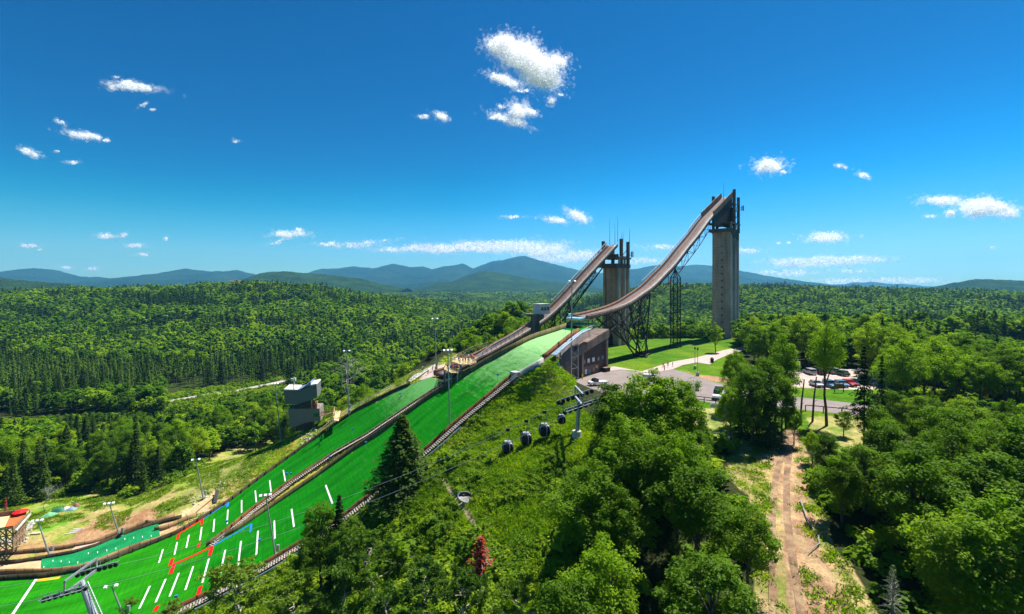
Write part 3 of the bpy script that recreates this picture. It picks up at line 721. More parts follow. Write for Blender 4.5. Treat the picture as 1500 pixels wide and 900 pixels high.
truss(P90, Q90, idx(P90, 800), idx(P90, 880), lambda k: 3.4-1.2*k, r90)
# braced leg under the bend of the tall ramp
mb = MB(); i1, i2, i0 = idx(P120, 938), idx(P120, 952), idx(P120, 888)
b1, b2, b3, b4 = ZP(931, 522.5, -27), ZP(945, 524, -27), ZP(938, 519, -27), ZP(950, 520, -27)
tops = [P120[i1]-UP, P120[i2]-UP, Q120[i1]-UP, Q120[i2]-UP]; bots = [b1, b2, b3, b4]
for t, b in zip(tops, bots): mb.beam(b, t, .42)
for k in range(4):
    u, v = k/4, (k+1)/4; L = [b.lerp(t, u) for b, t in zip(bots, tops)]; H = [b.lerp(t, v) for b, t in zip(bots, tops)]
    for a, c in ((0, 1), (2, 3), (0, 2), (1, 3)): mb.beam(L[a], H[c], .15); mb.beam(L[c], H[a], .15); mb.beam(H[a], H[c], .18)
k0 = [P120[i0]-UP*1, Q120[i0]-UP*1]; km = [P120[idx(P120, 900)]-UP*7.5, Q120[idx(P120, 900)]-UP*7.5]
for s_, (bt) in enumerate((b1, b3)):
    mb.beam(bt, k0[s_], .42); mb.beam(bt+Vector((.6, .6, 4)), (P120, Q120)[s_][idx(P120, 903)]-UP*1, .35)
    mb.beam(k0[s_]-UP*6.5, tops[2*s_+1], .3); mb.beam(k0[s_]-UP*6.5, k0[s_], .3)
    mb.beam((P120, Q120)[s_][idx(P120, 910)]-UP, bt.lerp(k0[s_], .55), .25); mb.beam((P120, Q120)[s_][idx(P120, 925)]-UP, bt.lerp(k0[s_], .3), .25)
    mb.beam(bt.lerp(k0[s_], .55), tops[2*s_].lerp(bt, .25), .2); mb.beam(bt.lerp(k0[s_], .3), tops[2*s_].lerp(bt, .5), .2)
mb.beam(k0[0]-UP*6.5, k0[1]-UP*6.5, .3); mb.beam(b1+UP*3, b3+UP*3, .2)
for a, c in ((b1, b2), (b3, b4), (b1, b3), (b2, b4)): mb.beam(a+UP*.35, c+UP*.35, .5, .6)
for b in bots: mb.box(b-UP*.3, 1.2, 1.2, .8, .8)
mb.build('braced_leg', M['steel_dark'], r120)
mb = MB(); c = ZP(996, 513, -27); it = idx(P120, 1000); top = (P120[it]+Q120[it])/2-UP*5.2; a1 = Vector((.68, .73, 0)); a2 = Vector((-.73, .68, 0))
hw = 1.5; cor = [a1*hw*i+a2*hw*j for i, j in ((-1, -1), (1, -1), (1, 1), (-1, 1))]
cc = Vector((top.x, top.y, -27)); nlev = 10; H = top.z-3.5+27
for q in cor: mb.beam(cc+q, cc+q+UP*H, .3); mb.beam(cc+q+UP*H, top, .3); mb.box(cc+q-UP*.2, .9, .9, .7, .8)
for k in range(nlev):
    for i in range(4):
        A, B = cc+cor[i]+UP*H*k/nlev, cc+cor[(i+1) % 4]+UP*H*(k+1)/nlev
        mb.beam(A, B, .12); mb.beam(Vector((B.x, B.y, A.z)), Vector((A.x, A.y, B.z)), .12); mb.beam(Vector((A.x, A.y, B.z)), B, .14)
mb.build('lattice_leg', M['steel_dark'], r120)
# struts carrying the shorter ramp
mb = MB()
for px_ in (812, 835):
    i = idx(P90, px_)
    for E in (P90, Q90):
        p = E[i]-UP*1; mb.beam(Vector((p.x+1, p.y, -27.5)), p, .35); mb.beam(Vector((p.x-5, p.y-5, -27.5)), p, .3)
for E in (P90, Q90): mb.beam(E[idx(P90, 822)]-UP*6, E[idx(P90, 884)]-UP*2.5, .4)
mb.build('strut', M['steel_dark'], r90)

# ------------------------------------------------------------------ the two concrete towers
def tower(cx, cy, z0, zs, ztop, hd, hp, label, cols, mast, cmat='concrete', dirv=Vector((.68, .73, 0)), rails=True, ladder=True):
    d = dirv.normalized(); p = Vector((-d.y, d.x, 0)); c = Vector((cx, cy, z0)); rt = empty('jump_tower', c, label, 'tower')
    def rect(ad, ap, z, cd=0, cp=0): return [c+d*(cd+i*ad)+p*(cp+j*ap)+UP*z for i, j in ((-1, -1), (1, -1), (1, 1), (-1, 1))]
    H = zs-z0
    mb = MB(); mb.prism(rect(hd, hp, -2)[0:4], (0, 0, H+2)); mb.build('shaft', M[cmat], rt)
    mb = MB()        # vertical fins on the lit side and the front corners
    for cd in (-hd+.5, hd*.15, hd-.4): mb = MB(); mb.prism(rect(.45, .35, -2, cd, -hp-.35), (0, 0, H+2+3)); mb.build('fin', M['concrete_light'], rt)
    for k in range(int(H/3.4)-2):   # little windows up the front face
        mb = MB(); z = 4+3.4*k; mb.prism([c+d*(-hd-.03)+p*(j)+UP*(z+h) for j, h in ((-.9, 0), (.1, 0), (.1, .8), (-.9, .8))], d*.3); mb.build('window', M['glass'], rt)
    mb = MB(); mb.prism([c+d*(-hd-.04)+p*j+UP*h for j, h in ((-1.2, .1), (1, .1), (1, 4.2), (-1.2, 4.2))], d*.3); mb.build('door', M['dark'], rt)
    # ring beam and open head frame
    mb = MB(); mb.prism(rect(hd+1.6, hp+.9, H-1.8, -1.2), (0, 0, 1.4)); mb.prism(rect(hd+2.2, hp+1.2, H+2.0, -1.6), (0, 0, .6))
    mb.build('platform', M['concrete_dark'], rt)
    for (i, j, zt) in cols: mb = MB(); q = c+d*i+p*j; mb.box(q+UP*(H-2), 1.25, 1.1, zt-zs+2, math.atan2(d.y, d.x)); mb.build('column', M['concrete_dark'] if cols[0][2] > 40 else M['concrete_brown'], rt)
    mb = MB()
    for zz in np.arange(H+3, ztop-z0-5, 3.2):
        for j in (-hp+.6, hp-.6): mb.beam(c+d*(-hd*.1)+p*j+UP*zz, c+d*(hd-.5)+p*j+UP*zz, .5, .6)
        mb.beam(c+d*(hd-.5)+p*(hp-.6)+UP*zz, c+d*(hd-.5)+p*(-hp+.6)+UP*zz, .5, .6)
        mb.beam(c+d*(-hd*.1)+p*(-hp+.6)+UP*zz, c+d*(hd-.5)+p*(-hp+.6)+UP*(zz+3), .2); 
    mb.build('head_frame', M['steel_dark'], rt)
    mb = MB()
    mb.prism([c+d*i+p*(-hp+1.0)+UP*z for i, z in ((hd-3.6, H+2), (hd-.8, H+2), (hd-.8, ztop-z0-8), (hd-2.2, ztop-z0-8))], p*2.4)
    mb.build('stair_core', M['dark'], rt)
    for (i, j, z, L) in mast: mb = MB(); q = c+d*i+p*j; mb.tube(q+UP*(z-z0), q+UP*(z-z0+L), .14, .05, 5); mb.build('mast', M['steel'], rt)       # panel antennas on the columns
    for (i, j, zt) in cols[:1]+cols[-1:]:
        q = c+d*i+p*j+UP*(zt-z0-6); mb = MB()
        s_ = 1 if j > 0 else -1
        mb.beam(q, q+p*s_*2.4, .15); mb.beam(q+UP*.9, q+p*s_*2.4+UP*.9, .12)
        for e in (1.7, 2.4): mb.box(q+p*s_*e-UP*.9, .35, .25, 2.6)
        mb.build('antenna_panel', M['steel_dark'], rt)
    return rt, d, p, c
tw1, d1, p1, c1 = tower(107, 240, -27, 27, 46, 5.5, 4.25, 'taller weathered concrete ski jump tower on the right with antennas', [(-1, 5.4, 44), (3.6, 5.2, 41.5), (-1.5, -4.9, 46.2), (4.6, -4.9, 43)], [(1, 1, 40, 11), (3, -2, 42, 5)])
# enclosed upper start house side wall of the tall ramp
mb = MB(); i0, i1 = idx(P120, 1046), 60
pts = [P120[i]+Vector((0, 0, 0)) for i in range(i0, i1+1)]
lowz = [27.5 for _ in pts]
for k in range(len(pts)-1):
    a, b = pts[k], pts[k+1]; mb.prism([a+UP*.2, b+UP*.2, Vector((b.x, b.y, 27.6)), Vector((a.x, a.y, 27.6))], Vector((-.73, .68, 0))*.3)
mb.build('start_house_wall', M['dark'], tw1)
for s_ in (0, 5.6):
    mb = MB()
    for k in range(i0, 60): mb.beam(P120[k]+Vector((-.73, .68, 0))*s_+UP*1.3, P120[k+1]+Vector((-.73, .68, 0))*s_+UP*1.3, .5, 2.2)
    mb.build('start_ramp_side', M['concrete_brown'], r120)
mb = MB()
mb.prism([c1+d1*(-6)+p1*(-5.2)+UP*50.8, c1+d1*(4.8)+p1*(-5.2)+UP*48.5, c1+d1*(4.8)+p1*(-5.2)+UP*51.4, c1+d1*(-6)+p1*(-5.2)+UP*54], p1*.35)
mb.build('balcony_panel', M['concrete_dark'], tw1)
for k, (i, z) in enumerate([(1.2, 63), (3.6, 58), (1.4, 54.5), (3.7, 66)]): mb = MB(); mb.prism([c1+d1*(i+a)+p1*(-4.9)+UP*(z+b) for a, b in ((0, 0), (1.6, 0), (1.6, 2), (0, 2))], p1*(-.1)); mb.build('window', M['lamp'], tw1)
tw2, d2, p2, c2 = tower(45.8, 211, -27, 8.5, 19, 4.4, 3.7, 'shorter brown-stained concrete ski jump tower in the middle carrying whip antennas', [(-3.4, 4.2, 18.5), (2.6, 3.0, 17.2), (-1.6, -3.7, 19.2), (3.8, -3.9, 18.2)], [(0, 3, 17, 12), (1, 1, 17, 9.5), (0, -1, 18, 11.5), (2, -2.5, 18, 5), (1.5, -2, 18, 4), (4, -4.6, 18, 6)], 'concrete_tower2')
mb = MB()
mb.prism([c2+d2*(-6.4)+p2*(-5)+UP*37.5, c2+d2*(-6.4)+p2*4.6+UP*37.5, c2+d2*(-6.4)+p2*4.6+UP*39.4, c2+d2*(-6.4)+p2*(-5)+UP*39.4], d2*.4)
mb.build('balcony_panel', M['concrete_dark'], tw2)

# ------------------------------------------------------------------ take-off building and its stair, under the knoll
bd = empty('takeoff_building', ZP(856, 551, -27), 'dark brick and concrete building with slanted roof under the ski jump take-off', 'building')
A0 = Vector((14.9, 132.2, -27.3)); A1 = Vector((28.4, 147.6, -27.3)); ud = (A1-A0).normalized(); wd = Vector((-ud.y, ud.x, 0)); LL = (A1-A0).length
def bp(u, w, z): return A0+ud*(u*LL)+wd*w+UP*(z+27.3)
mb = MB(); prof = [(0, -27.3), (1.0, -27.3), (1.0, -15.0), (.36, -18.1), (.0, -20.6)]
mb.prism([bp(u, 0, z) for u, z in prof], wd*8); mb.build('walls', M['concrete_dark'], bd)
mb = MB(); ro = [(-.03, -20.7), (.36, -18.05), (1.08, -14.6)]
for (ua, za), (ub, zb) in zip(ro, ro[1:]): mb.prism([bp(ua, -.9, za), bp(ub, -.9, zb), bp(ub, 8.4, zb), bp(ua, 8.4, za)], UP*.35)
mb.build('roof', M['concrete_brown'], bd)
mb = MB()
for (ua, za), (ub, zb) in zip(ro, ro[1:]): mb.prism([bp(ua, -.95, za-2.1), bp(ub, -.95, zb-2.1), bp(ub, -.95, zb), bp(ua, -.95, za)], wd*.9)
mb.prism([bp(1.0, -.9, -27.3), bp(1.05, -.9, -27.3), bp(1.05, -.9, -16.8), bp(1.0, -.9, -16.8)], wd*1.4)
mb.prism([bp(.33, -.9, -27.3), bp(.38, -.9, -27.3), bp(.38, -.9, -20), bp(.33, -.9, -20)], wd*1.2)
mb.build('beams', M['concrete_brown'], bd)
M['brick'] = mat('dark_brown_brick', (.07, .052, .05), .9, .3, 2, stretch=(1, 1, 6))
mb = MB(); mb.prism([bp(.39, -.02, -23.6), bp(.985, -.02, -23.6), bp(.985, -.02, -18.2), bp(.39, -.02, -20.2)], -wd*.08); mb.build('brick_panel', M['brick'], bd)
for i, u in enumerate((.41, .53, .66, .80, .92)):
    mb = MB(); mb.prism([bp(u, -.12, -23.4), bp(u+.06, -.12, -23.4), bp(u+.06, -.12, -22.2), bp(u, -.12, -22.2)], -wd*.06)
    mb.build('window', (M['glass'], M['white'], M['lamp'], M['glass'], M['steel_blue'])[i], bd)
for i, (u, w_, h0, h1, m_) in enumerate([(.42, .42, -27.3, -24.3, 'pinkish'), (.46, .05, -26.6, -25.2, 'lamp'), (.55, .06, -26.8, -25.4, 'steel_blue'), (.66, .07, -26.4, -25.1, 'glass'), (.75, .06, -25.6, -24.8, 'yellow'), (.05, .10, -27.3, -25, 'white')]):
    mb = MB(); mb.prism([bp(u, -.1, h0), bp(u+w_, -.1, h0), bp(u+w_, -.1, h1), bp(u, -.1, h1)], -wd*(.08+.03*(i > 0)))
    mb.build(('garage_door', 'notice_board', 'door', 'window', 'yellow_sign', 'door')[i], M[m_], bd)
# steel service stair + frame in front
stx = empty('service_stair', ZP(835, 560, -27), 'grey steel service stair and scaffold frame at the left end of the take-off building', 'stairs')
mb = MB()
fb = [ZP(829, 560, -27), ZP(847, 555, -27)]
for q in fb:
    mb.beam(q, q+UP*9.6, .3); mb.beam(q+wd*2.2, q+wd*2.2+UP*9.6, .3)
    mb.beam(q+UP*9.6, q+wd*2.2+UP*9.6, .3)
for zz in (3.2, 6.4, 9.6): mb.beam(fb[0]+UP*zz, fb[1]+UP*zz, .2)
for a, b in ((0, 3.2), (3.2, 6.4), (6.4, 9.6)): mb.beam(fb[0]+UP*b, fb[1]+UP*a, .14)
mb.build('frame', M['steel'], stx)
mb = MB()
def flight(a, b, w=1.2, n=14):
    s_ = Vector((-(b-a).y, (b-a).x, 0)).normalized()*w/2
    for s in (-1, 1): mb.beam(a+s_*s, b+s_*s, .09, .3); mb.beam(a+s_*s+UP*1.05, b+s_*s+UP*1.05, .08)
    for k in range(n+1):
        p = a.lerp(b, k/n); mb.box(p, .3, w, .05, math.atan2((b-a).y, (b-a).x))
        if k % 3 == 0:
            for s in (-1, 1): mb.beam(p+s_*s, p+s_*s+UP*1.05, .06)
s1 = fb[0]+UP*9.6; nA = ST[fN]['n']
flight(s1, W(806, 529, 122)); flight(W(806, 529, 122), W(815, 545, 121)); flight(W(822, 511, 131), W(806, 529, 124))
mb.build('flight', M['rail'], stx)
# upper walkway along the roof edge
mb = MB(); wk = [off2(Nn, 1.8)[i]+UP*.3 for i in range(1, fN)]
for a, b in zip(wk, wk[1:]): mb.beam(a, b, 1.6, .2)
mb.build('walkway_deck', M['steel_blue'], stx)
mb = MB(); wk2 = off2(Nn, 2.6)[1:fN]
for i in range(0, len(wk2)-2, 2):
    a, b = wk2[i]+UP*.3, wk2[min(i+2, len(wk2)-1)]+UP*.3
    for h in (.5, 1.1): mb.beam(a+UP*h, b+UP*h, .08)
    mb.beam(a, a+UP*1.1, .08)
mb.build('walkway_rail', M['rail'], stx)
# concrete retaining wall stepping down from the stair
rw = [ST[i]['n'] for i in range(fN, n_a+1)]
rwo = off2(rw, .5); root = empty('retaining_wall', rwo[len(rwo)//2], 'pale grey concrete retaining wall at the knoll, right edge of the large hill', 'retaining wall')
attach(wall_mesh('wall', rwo, .5, .7, M['concrete_light'], drop=2.4), 'wall', root)
mb = MB(); e = rwo[-1]; mb.box(e-UP*2.6, 1.6, 2.2, 3.8, .5); mb.build('end_pier', M['concrete_light'], root)
# sloping white pipe beside the building
mb = MB(); mb.path([W(812, 527, 121), W(817, 531, 120), W(822, 545, 118.5), W(826, 561, 117)], .28, n=8); tag(mb.build('drain_pipe', M['white']), 'white drain pipe running down the bank by the take-off building', 'pipe')
mb = MB()
for q in (ZP(834.5, 561, -26.9), ZP(852.5, 556, -26.9)):
    pass
for n_, (a, b, t) in enumerate([(834.5, 561, 'left end'), (853, 555.5, 'middle')]):
    mb = MB(); q = ZP(a, b, -27); mb.tube(q, q+UP*1.1, .16, n=10); mb.tube(q+UP*1.1, q+UP*1.2, .16, .08, n=10)
    tag(mb.build('bollard', M['yellow']), 'yellow bollard by the %s of the take-off building' % t, 'bollard')
# take-off table of the tall ramp
tk = empty('takeoff_table', P120[0]-UP*2, 'blue-topped take-off table under the lip of the taller inrun ramp', 'take-off table')
mb = MB(); e0 = P120[0]; sd_ = Vector((-.73, .68, 0)); dd = Vector((-.68, -.73, 0))
mb.prism([e0+dd*2.5-UP*.5, e0-dd*1-UP*.3, e0-dd*1-UP*.3+sd_*5.6, e0+dd*2.5-UP*.5+sd_*5.6], UP*.25); mb.build('table_top', M['blue'] if False else mat('faded_blue_deck', (.12, .45, .6), .6), tk)
mb = MB(); mb.prism([e0+dd*3-UP*.9, e0-dd*2-UP*.9, e0-dd*2-UP*.9+sd_*5.4, e0+dd*3-UP*.9+sd_*5.4], UP*.35); mb.build('lip', M['boards_tan'], tk)
mb = MB(); mb.prism([e0+dd*3.2-UP*2.4, e0-dd*4-UP*2.4, e0-dd*4-UP*2.4+sd_*5, e0+dd*3.2-UP*2.4+sd_*5], UP*.3)
for i in range(5):
    for j in (0, 5): q = e0+dd*(3-1.6*i)+sd_*j-UP*4; mb.beam(q, q+UP*3.2, .18)
mb.build('frame', mat('teal_steel', (.06, .2, .2), .6), tk)
mb = MB(); mb.tube(Q120[0]+dd*.5-UP*.8, Q120[0]+dd*.5+UP*.9, .6, n=12); mb.build('drum', M['white'], tk)
# hut on a pier beside the shorter ramp
ht = empty('starter_hut', W(784, 490, 158), 'small pale hut with windows on a brown concrete T-shaped pier beside the middle ramp', 'hut')
mb = MB(); q = Vector(W(784, 492, 158)); gzz = -24; mb.box(Vector((q.x, q.y, gzz-2)), 2.1, 2.1, q.z-gzz+2+7.0, .75)
mb.prism([W(769, 478, 158), W(776, 481, 158), W(797, 466, 158), W(797, 462, 158), W(771, 460, 158), W(771, 463, 158), W(784, 466, 158)], Vector((0, 4.5, 0)))
mb.build('pier', M['concrete_brown'], ht)
mb = MB(); hb = W(791, 459.8, 160); mb.box(hb+Vector((.5, 0, 0)), 4.6, 3.4, 3.2, .75); mb.build('cabin', M['rail'], ht)
mb = MB(); mb.box(hb+Vector((.5, 0, 3.2)), 5.0, 3.8, .18, .75); mb.build('roof', M['concrete_light'], ht)
for i in range(3):
    mb = MB(); mb.box(hb+Vector((.5, 0, 1.2))+Vector((math.sin(.75), -math.cos(.75), 0))*1.72+Vector((math.cos(.75), math.sin(.75), 0))*(i-1)*1.4, 1.0, .12, 1.1, .75); mb.build('window', M['glass'], ht)
mb = MB()
for a, b in (((765, 463), (790, 460)),):
    for h in (.5, 1.1): mb.beam(W(*a, 158)+UP*h, W(*b, 157)+UP*h, .07)
    for k in range(6): p = W(*a, 158).lerp(W(*b, 157), k/5); mb.beam(p, p+UP*1.1, .06)
mb.build('railing', M['rail'], ht)
# ------------------------------------------------------------------ vegetation generators (numpy leaf quads)
def quads(P, Nrm, s, rs, asp=.62):
    n = len(P); r = rs.randn(n, 3); t = np.cross(Nrm, r); t /= np.linalg.norm(t, axis=1)[:, None]+1e-9; b = np.cross(Nrm, t)
    s = np.broadcast_to(np.asarray(s, float), (n,))[:, None]
    V = np.empty((n, 4, 3)); V[:, 0] = P-t*s; V[:, 1] = P-b*s*asp; V[:, 2] = P+t*s; V[:, 3] = P+b*s*asp
    return V.reshape(-1, 3), np.arange(n*4).reshape(-1, 4)
def unit(v): return v/(np.linalg.norm(v, axis=1)[:, None]+1e-9)
def clump(C, Rr, n, s, rs, up=.55, flat=.75):
    idx_ = np.repeat(np.arange(len(C)), n); d = unit(rs.randn(len(idx_), 3)); rad = rs.rand(len(idx_))**.45
    off = d*rad[:, None]*Rr[idx_][:, None]; off[:, 2] *= flat
    P = C[idx_]+off; N = unit(d*.65+np.array([0, 0, up*1.5])+rs.randn(len(P), 3)*.45)
    return quads(P, N, s*(.6+.8*rs.rand(len(P))), rs)
def tubes_mesh(name, segs, m, n=6):
    mb = LB()
    for p, q, r1, r2 in segs: mb.tube(p, q, r1, r2, n)
    me = bpy.data.meshes.new(name); me.from_pydata(mb.v, [], mb.f); me.materials.append(m)
    me.polygons.foreach_set('use_smooth', [True]*len(mb.f)); return me
def broad(seed, H=14, Wd=8, nc=95, nl=150, ls=.122, cb=.25, m='maple', bark='bark', lean=0, top=1.0):
    rs = np.random.RandomState(seed); C = []; Rr = []
    nlobe = 7; lob = unit(rs.randn(nlobe, 3))*np.array([1, 1, .8])
    while len(C) < nc:
        d = unit(rs.randn(1, 3))[0]; lobe = max(0, max((lob@d)))**3
        r = (.5+.5*rs.rand())*(.66+.5*lobe)
        zc = H*(cb+1)/2; p = np.array([d[0]*Wd/2*r, d[1]*Wd/2*r, zc+d[2]*H*(1-cb)/2*r*.97])
        k = (p[2]-H*cb)/(H*(1-cb)); sh = np.clip(1.25-abs(k-.38)*1.15, .35, 1); p[:2] *= sh
        C.append(p); Rr.append(H*(.04+.045*rs.rand())*(1.25-k*.4)*(1.35 if nc < 40 else 1))
    C = np.array(C); Rr = np.array(Rr)
    V, Fq = clump(C, Rr, nl, ls, rs)
    me = npmesh('crown', V, Fq, M[m])
    sg = []; pts = [Vector((0, 0, -.6))]; x = y = 0
    for k in range(1, 7): x += rs.randn()*.012*H+lean*.02*H; y += rs.randn()*.012*H; pts.append(Vector((x, y, H*.85*k/6)))
    r0 = .017*H
    for k in range(6): sg.append((pts[k], pts[k+1], r0*(1-k/6.6), r0*(1-(k+1)/6.6)))
    for k in rs.permutation(len(C))[:16]:
        c = Vector(C[k]); zz = max(H*cb*.8, c.z-H*.18); i = min(5, int(zz/(H*.85)*6)); a = pts[i].lerp(pts[i+1], .5); mid = a.lerp(c, .5)+Vector((0, 0, H*.02))
        sg += [(a, mid, r0*.38, r0*.22), (mid, c, r0*.22, r0*.06)]
    return me, tubes_mesh('trunk', sg, M[bark])
def spruce(seed, H=14, Wd=7.4, nw=26, nb=10, nl=16, ls=.24, m='spruce', cb=.06, droop=.35, bare=False, bark='bark', ragged=.25):
    rs = np.random.RandomState(seed); P = []; N = []; S = []; sg = [(Vector((0, 0, -.6)), Vector((0, 0, H*.98)), .014*H, .002*H)]
    for w_ in range(nw):
        k = (w_+.5*rs.rand())/nw; z = H*(cb+(1-cb)*k); rad = Wd/2*(1-k)**.85*(1-ragged*rs.rand())+.12
        a0 = rs.rand()*6.28
        for b in range(nb):
            a = a0+6.283*b/nb+rs.randn()*.25; L = rad*(1-ragged*1.3*rs.rand())
            dx, dy = math.cos(a), math.sin(a)
            if bare or b % 3 == 0: sg.append((Vector((0, 0, z)), Vector((dx*L, dy*L, z-L*droop*.7)), .012+.0035*H*(1-k), .01))
            n = max(3, int(nl*(.35+L/(Wd/2))))
            t = rs.rand(n)**.65; wd = .16*L*(1.15-t)+.06
            px_ = dx*L*t+rs.randn(n)*wd*-dy; py_ = dy*L*t+rs.randn(n)*wd*dx; pz = z-L*droop*t**1.4*.8+rs.randn(n)*.07-.04
            P.append(np.stack([px_, py_, pz], 1)); nn = np.tile([dx*.35, dy*.35, .85], (n, 1))+rs.randn(n, 3)*.4; N.append(nn)
    P = np.concatenate(P); N = unit(np.concatenate(N)); V, Fq = quads(P, N, ls*(.6+.8*rs.rand(len(P))), rs, .45)
    return npmesh('crown', V, Fq, M[m]), tubes_mesh('trunk', sg, M[bark], 5)
def pine(seed, H=8, Wd=7, m='pine', nlimb=16, nt_=9, nl=34, ls=.16):
    """open crown: crooked pale limbs that end in upturned tufts of needles"""
    rs = np.random.RandomState(seed); sg = []; tips = []
    pts = [Vector((0, 0, -.5))]
    for k in range(1, 7): pts.append(Vector((rs.randn()*.05*H, rs.randn()*.05*H, H*.9*k/6)))
    for k in range(6): sg.append((pts[k], pts[k+1], .022*H*(1-k/6.6), .022*H*(1-(k+1)/6.6)))
    for i in range(nlimb):
        k = .28+.7*(i/nlimb); b = pts[min(5, int(k*6))].lerp(pts[min(6, int(k*6)+1)], k*6 % 1); a = rs.rand()*6.28
        L = Wd/2*(1.15-.75*k)*(.7+.5*rs.rand()); cur = b; dv = Vector((math.cos(a), math.sin(a), .15))
        for s_ in range(4):
            dv = (dv+Vector((rs.randn()*.3, rs.randn()*.3, .12))).normalized(); nx = cur+dv*L/4
            sg.append((cur, nx, .007*H*(1-s_*.2), .007*H*(.8-s_*.2))); cur = nx
            if s_ > 0:
                for _ in range(nt_//3):
                    e = cur+Vector((rs.randn()*.12*L, rs.randn()*.12*L, abs(rs.randn())*.1*L+.05)); sg.append((cur, e, .012, .008)); tips.append(e)
    for _ in range(10): tips.append(pts[6]+Vector((rs.randn()*.4, rs.randn()*.4, rs.randn()*.3+.2)))
    C = np.array([list(t) for t in tips]); idx_ = np.repeat(np.arange(len(C)), nl)
    d = unit(rs.randn(len(idx_), 3)+np.array([0, 0, .5])); P = C[idx_]+d*(rs.rand(len(idx_))**.5)[:, None]*.34*(H/8)
    V, Fq = quads(P, unit(np.cross(d, rs.randn(len(P), 3))+np.array([0, 0, .3])), ls*(.6+.7*rs.rand(len(P))), rs, .38)
    return npmesh('crown', V, Fq, M[m]), tubes_mesh('limbs', sg, M['bark_pale'], 5)
def bare_tree(seed, H=9, Wd=5, m='deadwood', dense=3):
    rs = np.random.RandomState(seed); sg = []
    def grow(p, d, L, r, lv):
        q = p+d*L; sg.append((p, q, r, r*.65))
        if lv == 0: return
        for _ in range(dense if lv > 1 else dense+1):
            nd = (d+Vector((rs.randn(), rs.randn(), rs.randn()*.6))*.5).normalized(); nd.z = max(nd.z, .05); grow(q, nd, L*(.6+.25*rs.rand()), r*.6, lv-1)
    grow(Vector((0, 0, -.4)), Vector((rs.randn()*.1, rs.randn()*.1, 1)).normalized(), H*.36, .013*H, 4)
    return tubes_mesh('branches', sg, M[m], 4)

NB = [broad(1, 14, 8.5), broad(2, 14, 7.2, m='maple', cb=.2), broad(3, 14, 8, m='birch', cb=.18), broad(4, 14, 6.4, m='birch', nc=80, cb=.22), broad(5, 14, 9, nc=105, m='maple', cb=.3), broad(6, 14, 7.5, m='maple', nc=85, cb=.28)]
NSP = [spruce(11), spruce(12, Wd=6.2, nw=24), spruce(13, Wd=7, nw=28, ragged=.4), spruce(14, Wd=8, nw=24, ragged=.35)]
TALL = broad(21, 20, 9, nc=95, nl=130, ls=.13, cb=.42, m='maple')
TALL2 = broad(22, 18, 6.4, nc=80, nl=130, ls=.13, cb=.35, m='maple')
CON2 = spruce(23, 18, 10.5, nw=22, nb=9, nl=24, cb=.34, ragged=.5, m='spruce')
PIN = [pine(31), pine(32, 7, 8), pine(33, 8, 6.5)]
BIGSP = spruce(41, 14, 11.5, nw=36, nb=16, nl=34, ls=.2, m='spruce', droop=.28, ragged=.28)
RED = spruce(42, 6, 3.6, nw=22, nb=8, nl=9, ls=.13, m='red_needle', ragged=.5, bark='deadwood', bare=True)
BARE = bare_tree(51); BARE2 = bare_tree(52, 14, 6, dense=3); 
GREY = spruce(53, 9, 5.5, nw=18, nb=8, nl=2, ls=.10, m='birch', cb=.1, bare=True, bark='deadwood', ragged=.5)
def place(pair, loc, h, h0, label, kind='broadleaf_tree', cat='tree', group=None, sx=1, rz=None, parts=('trunk', 'crown'), tilt=None):
    o = empty(kind, loc, label, cat, group, random.random()*6.28 if rz is None else rz)
    s = h/h0; o.scale = (s*sx, s*sx, s)
    if tilt: o.rotation_euler = (tilt[0], tilt[1], o.rotation_euler[2])
    if isinstance(pair, tuple):
        for me, nm in ((pair[1], parts[0]), (pair[0], parts[1])): c = link(nm, me); c.parent = o
    else: c = link('branches', pair); c.parent = o
    return o

# ------------------------------------------------------------------ single trees one can pick out
taken = []
def one(pair, h0, px, py, top, label, kind='broadleaf_tree', sx=1, **k):
    p = G(px, py); h = (py-top)/F*p.y; taken.append((p.x, p.y, 2.2 if kind != 'pine_tree' else 1.5)); p.z -= .1
    return place(pair, p, h, h0, label, kind, sx=sx, **k)
one(BIGSP, 14, 590, 722, 606, 'big dark spruce standing against the large green hill beside the steps', 'spruce_tree', sx=1.55)
one(RED, 6, 704, 848, 783, 'small dead conifer with rust-red needles on the bushy slope', 'dead_spruce', sx=1.9)
one(NB[3], 14, 470, 868, 722, 'pale green birch-like tree overlapping the near wall of the large hill', sx=.95)
one(NSP[1], 14, 497, 855, 722, 'slim dark conifer right behind the pale green tree at the large hill wall', 'spruce_tree', sx=1.0)
one(NB[2], 14, 512, 862, 748, 'mid green tree at the right of the clump overlapping the large hill wall', sx=.95)
one(NB[3], 14, 448, 900, 775, 'leafy tree low in the clump beside the light pole at the hill wall', sx=.75)
for i, (px, py, tp_, t, s_) in enumerate([(350, 925, 822, 'lowest pine in front of the outrun, widest spread of bare limbs', 1.5), (545, 870, 778, 'open pine with pale bare limbs left of the bushy slope', 1.35), (505, 925, 828, 'pine with twisted grey limbs at the bottom edge left of centre', 1.2), (620, 905, 820, 'dense tufted pine below the shadow of the big spruce', 1.4), (675, 930, 838, 'low spreading pine near the bottom edge below the red dead conifer', 1.2), (190, 905, 876, 'small pine tip at the bottom left before the outrun', 1.3), (250, 925, 880, 'small pine tip between the outrun and the lower steps', 1.3), (420, 940, 850, 'pine at the bottom edge below the light pole', 1.3), (570, 945, 858, 'pine at the bottom edge beneath the tufted pine', 1.3), (760, 925, 838, 'rounded pine right of the low spreading pine at the bottom edge', 1.1)]):
    one(PIN[i % 3], (8, 7, 8)[i % 3], px, py, tp_, t, 'pine_tree', sx=s_, parts=('limbs', 'crown'))
one(TALL, 20, 1211, 624, 462, 'tall bright maple with a long bare trunk in front of the parking lot', sx=.80, rz=1)
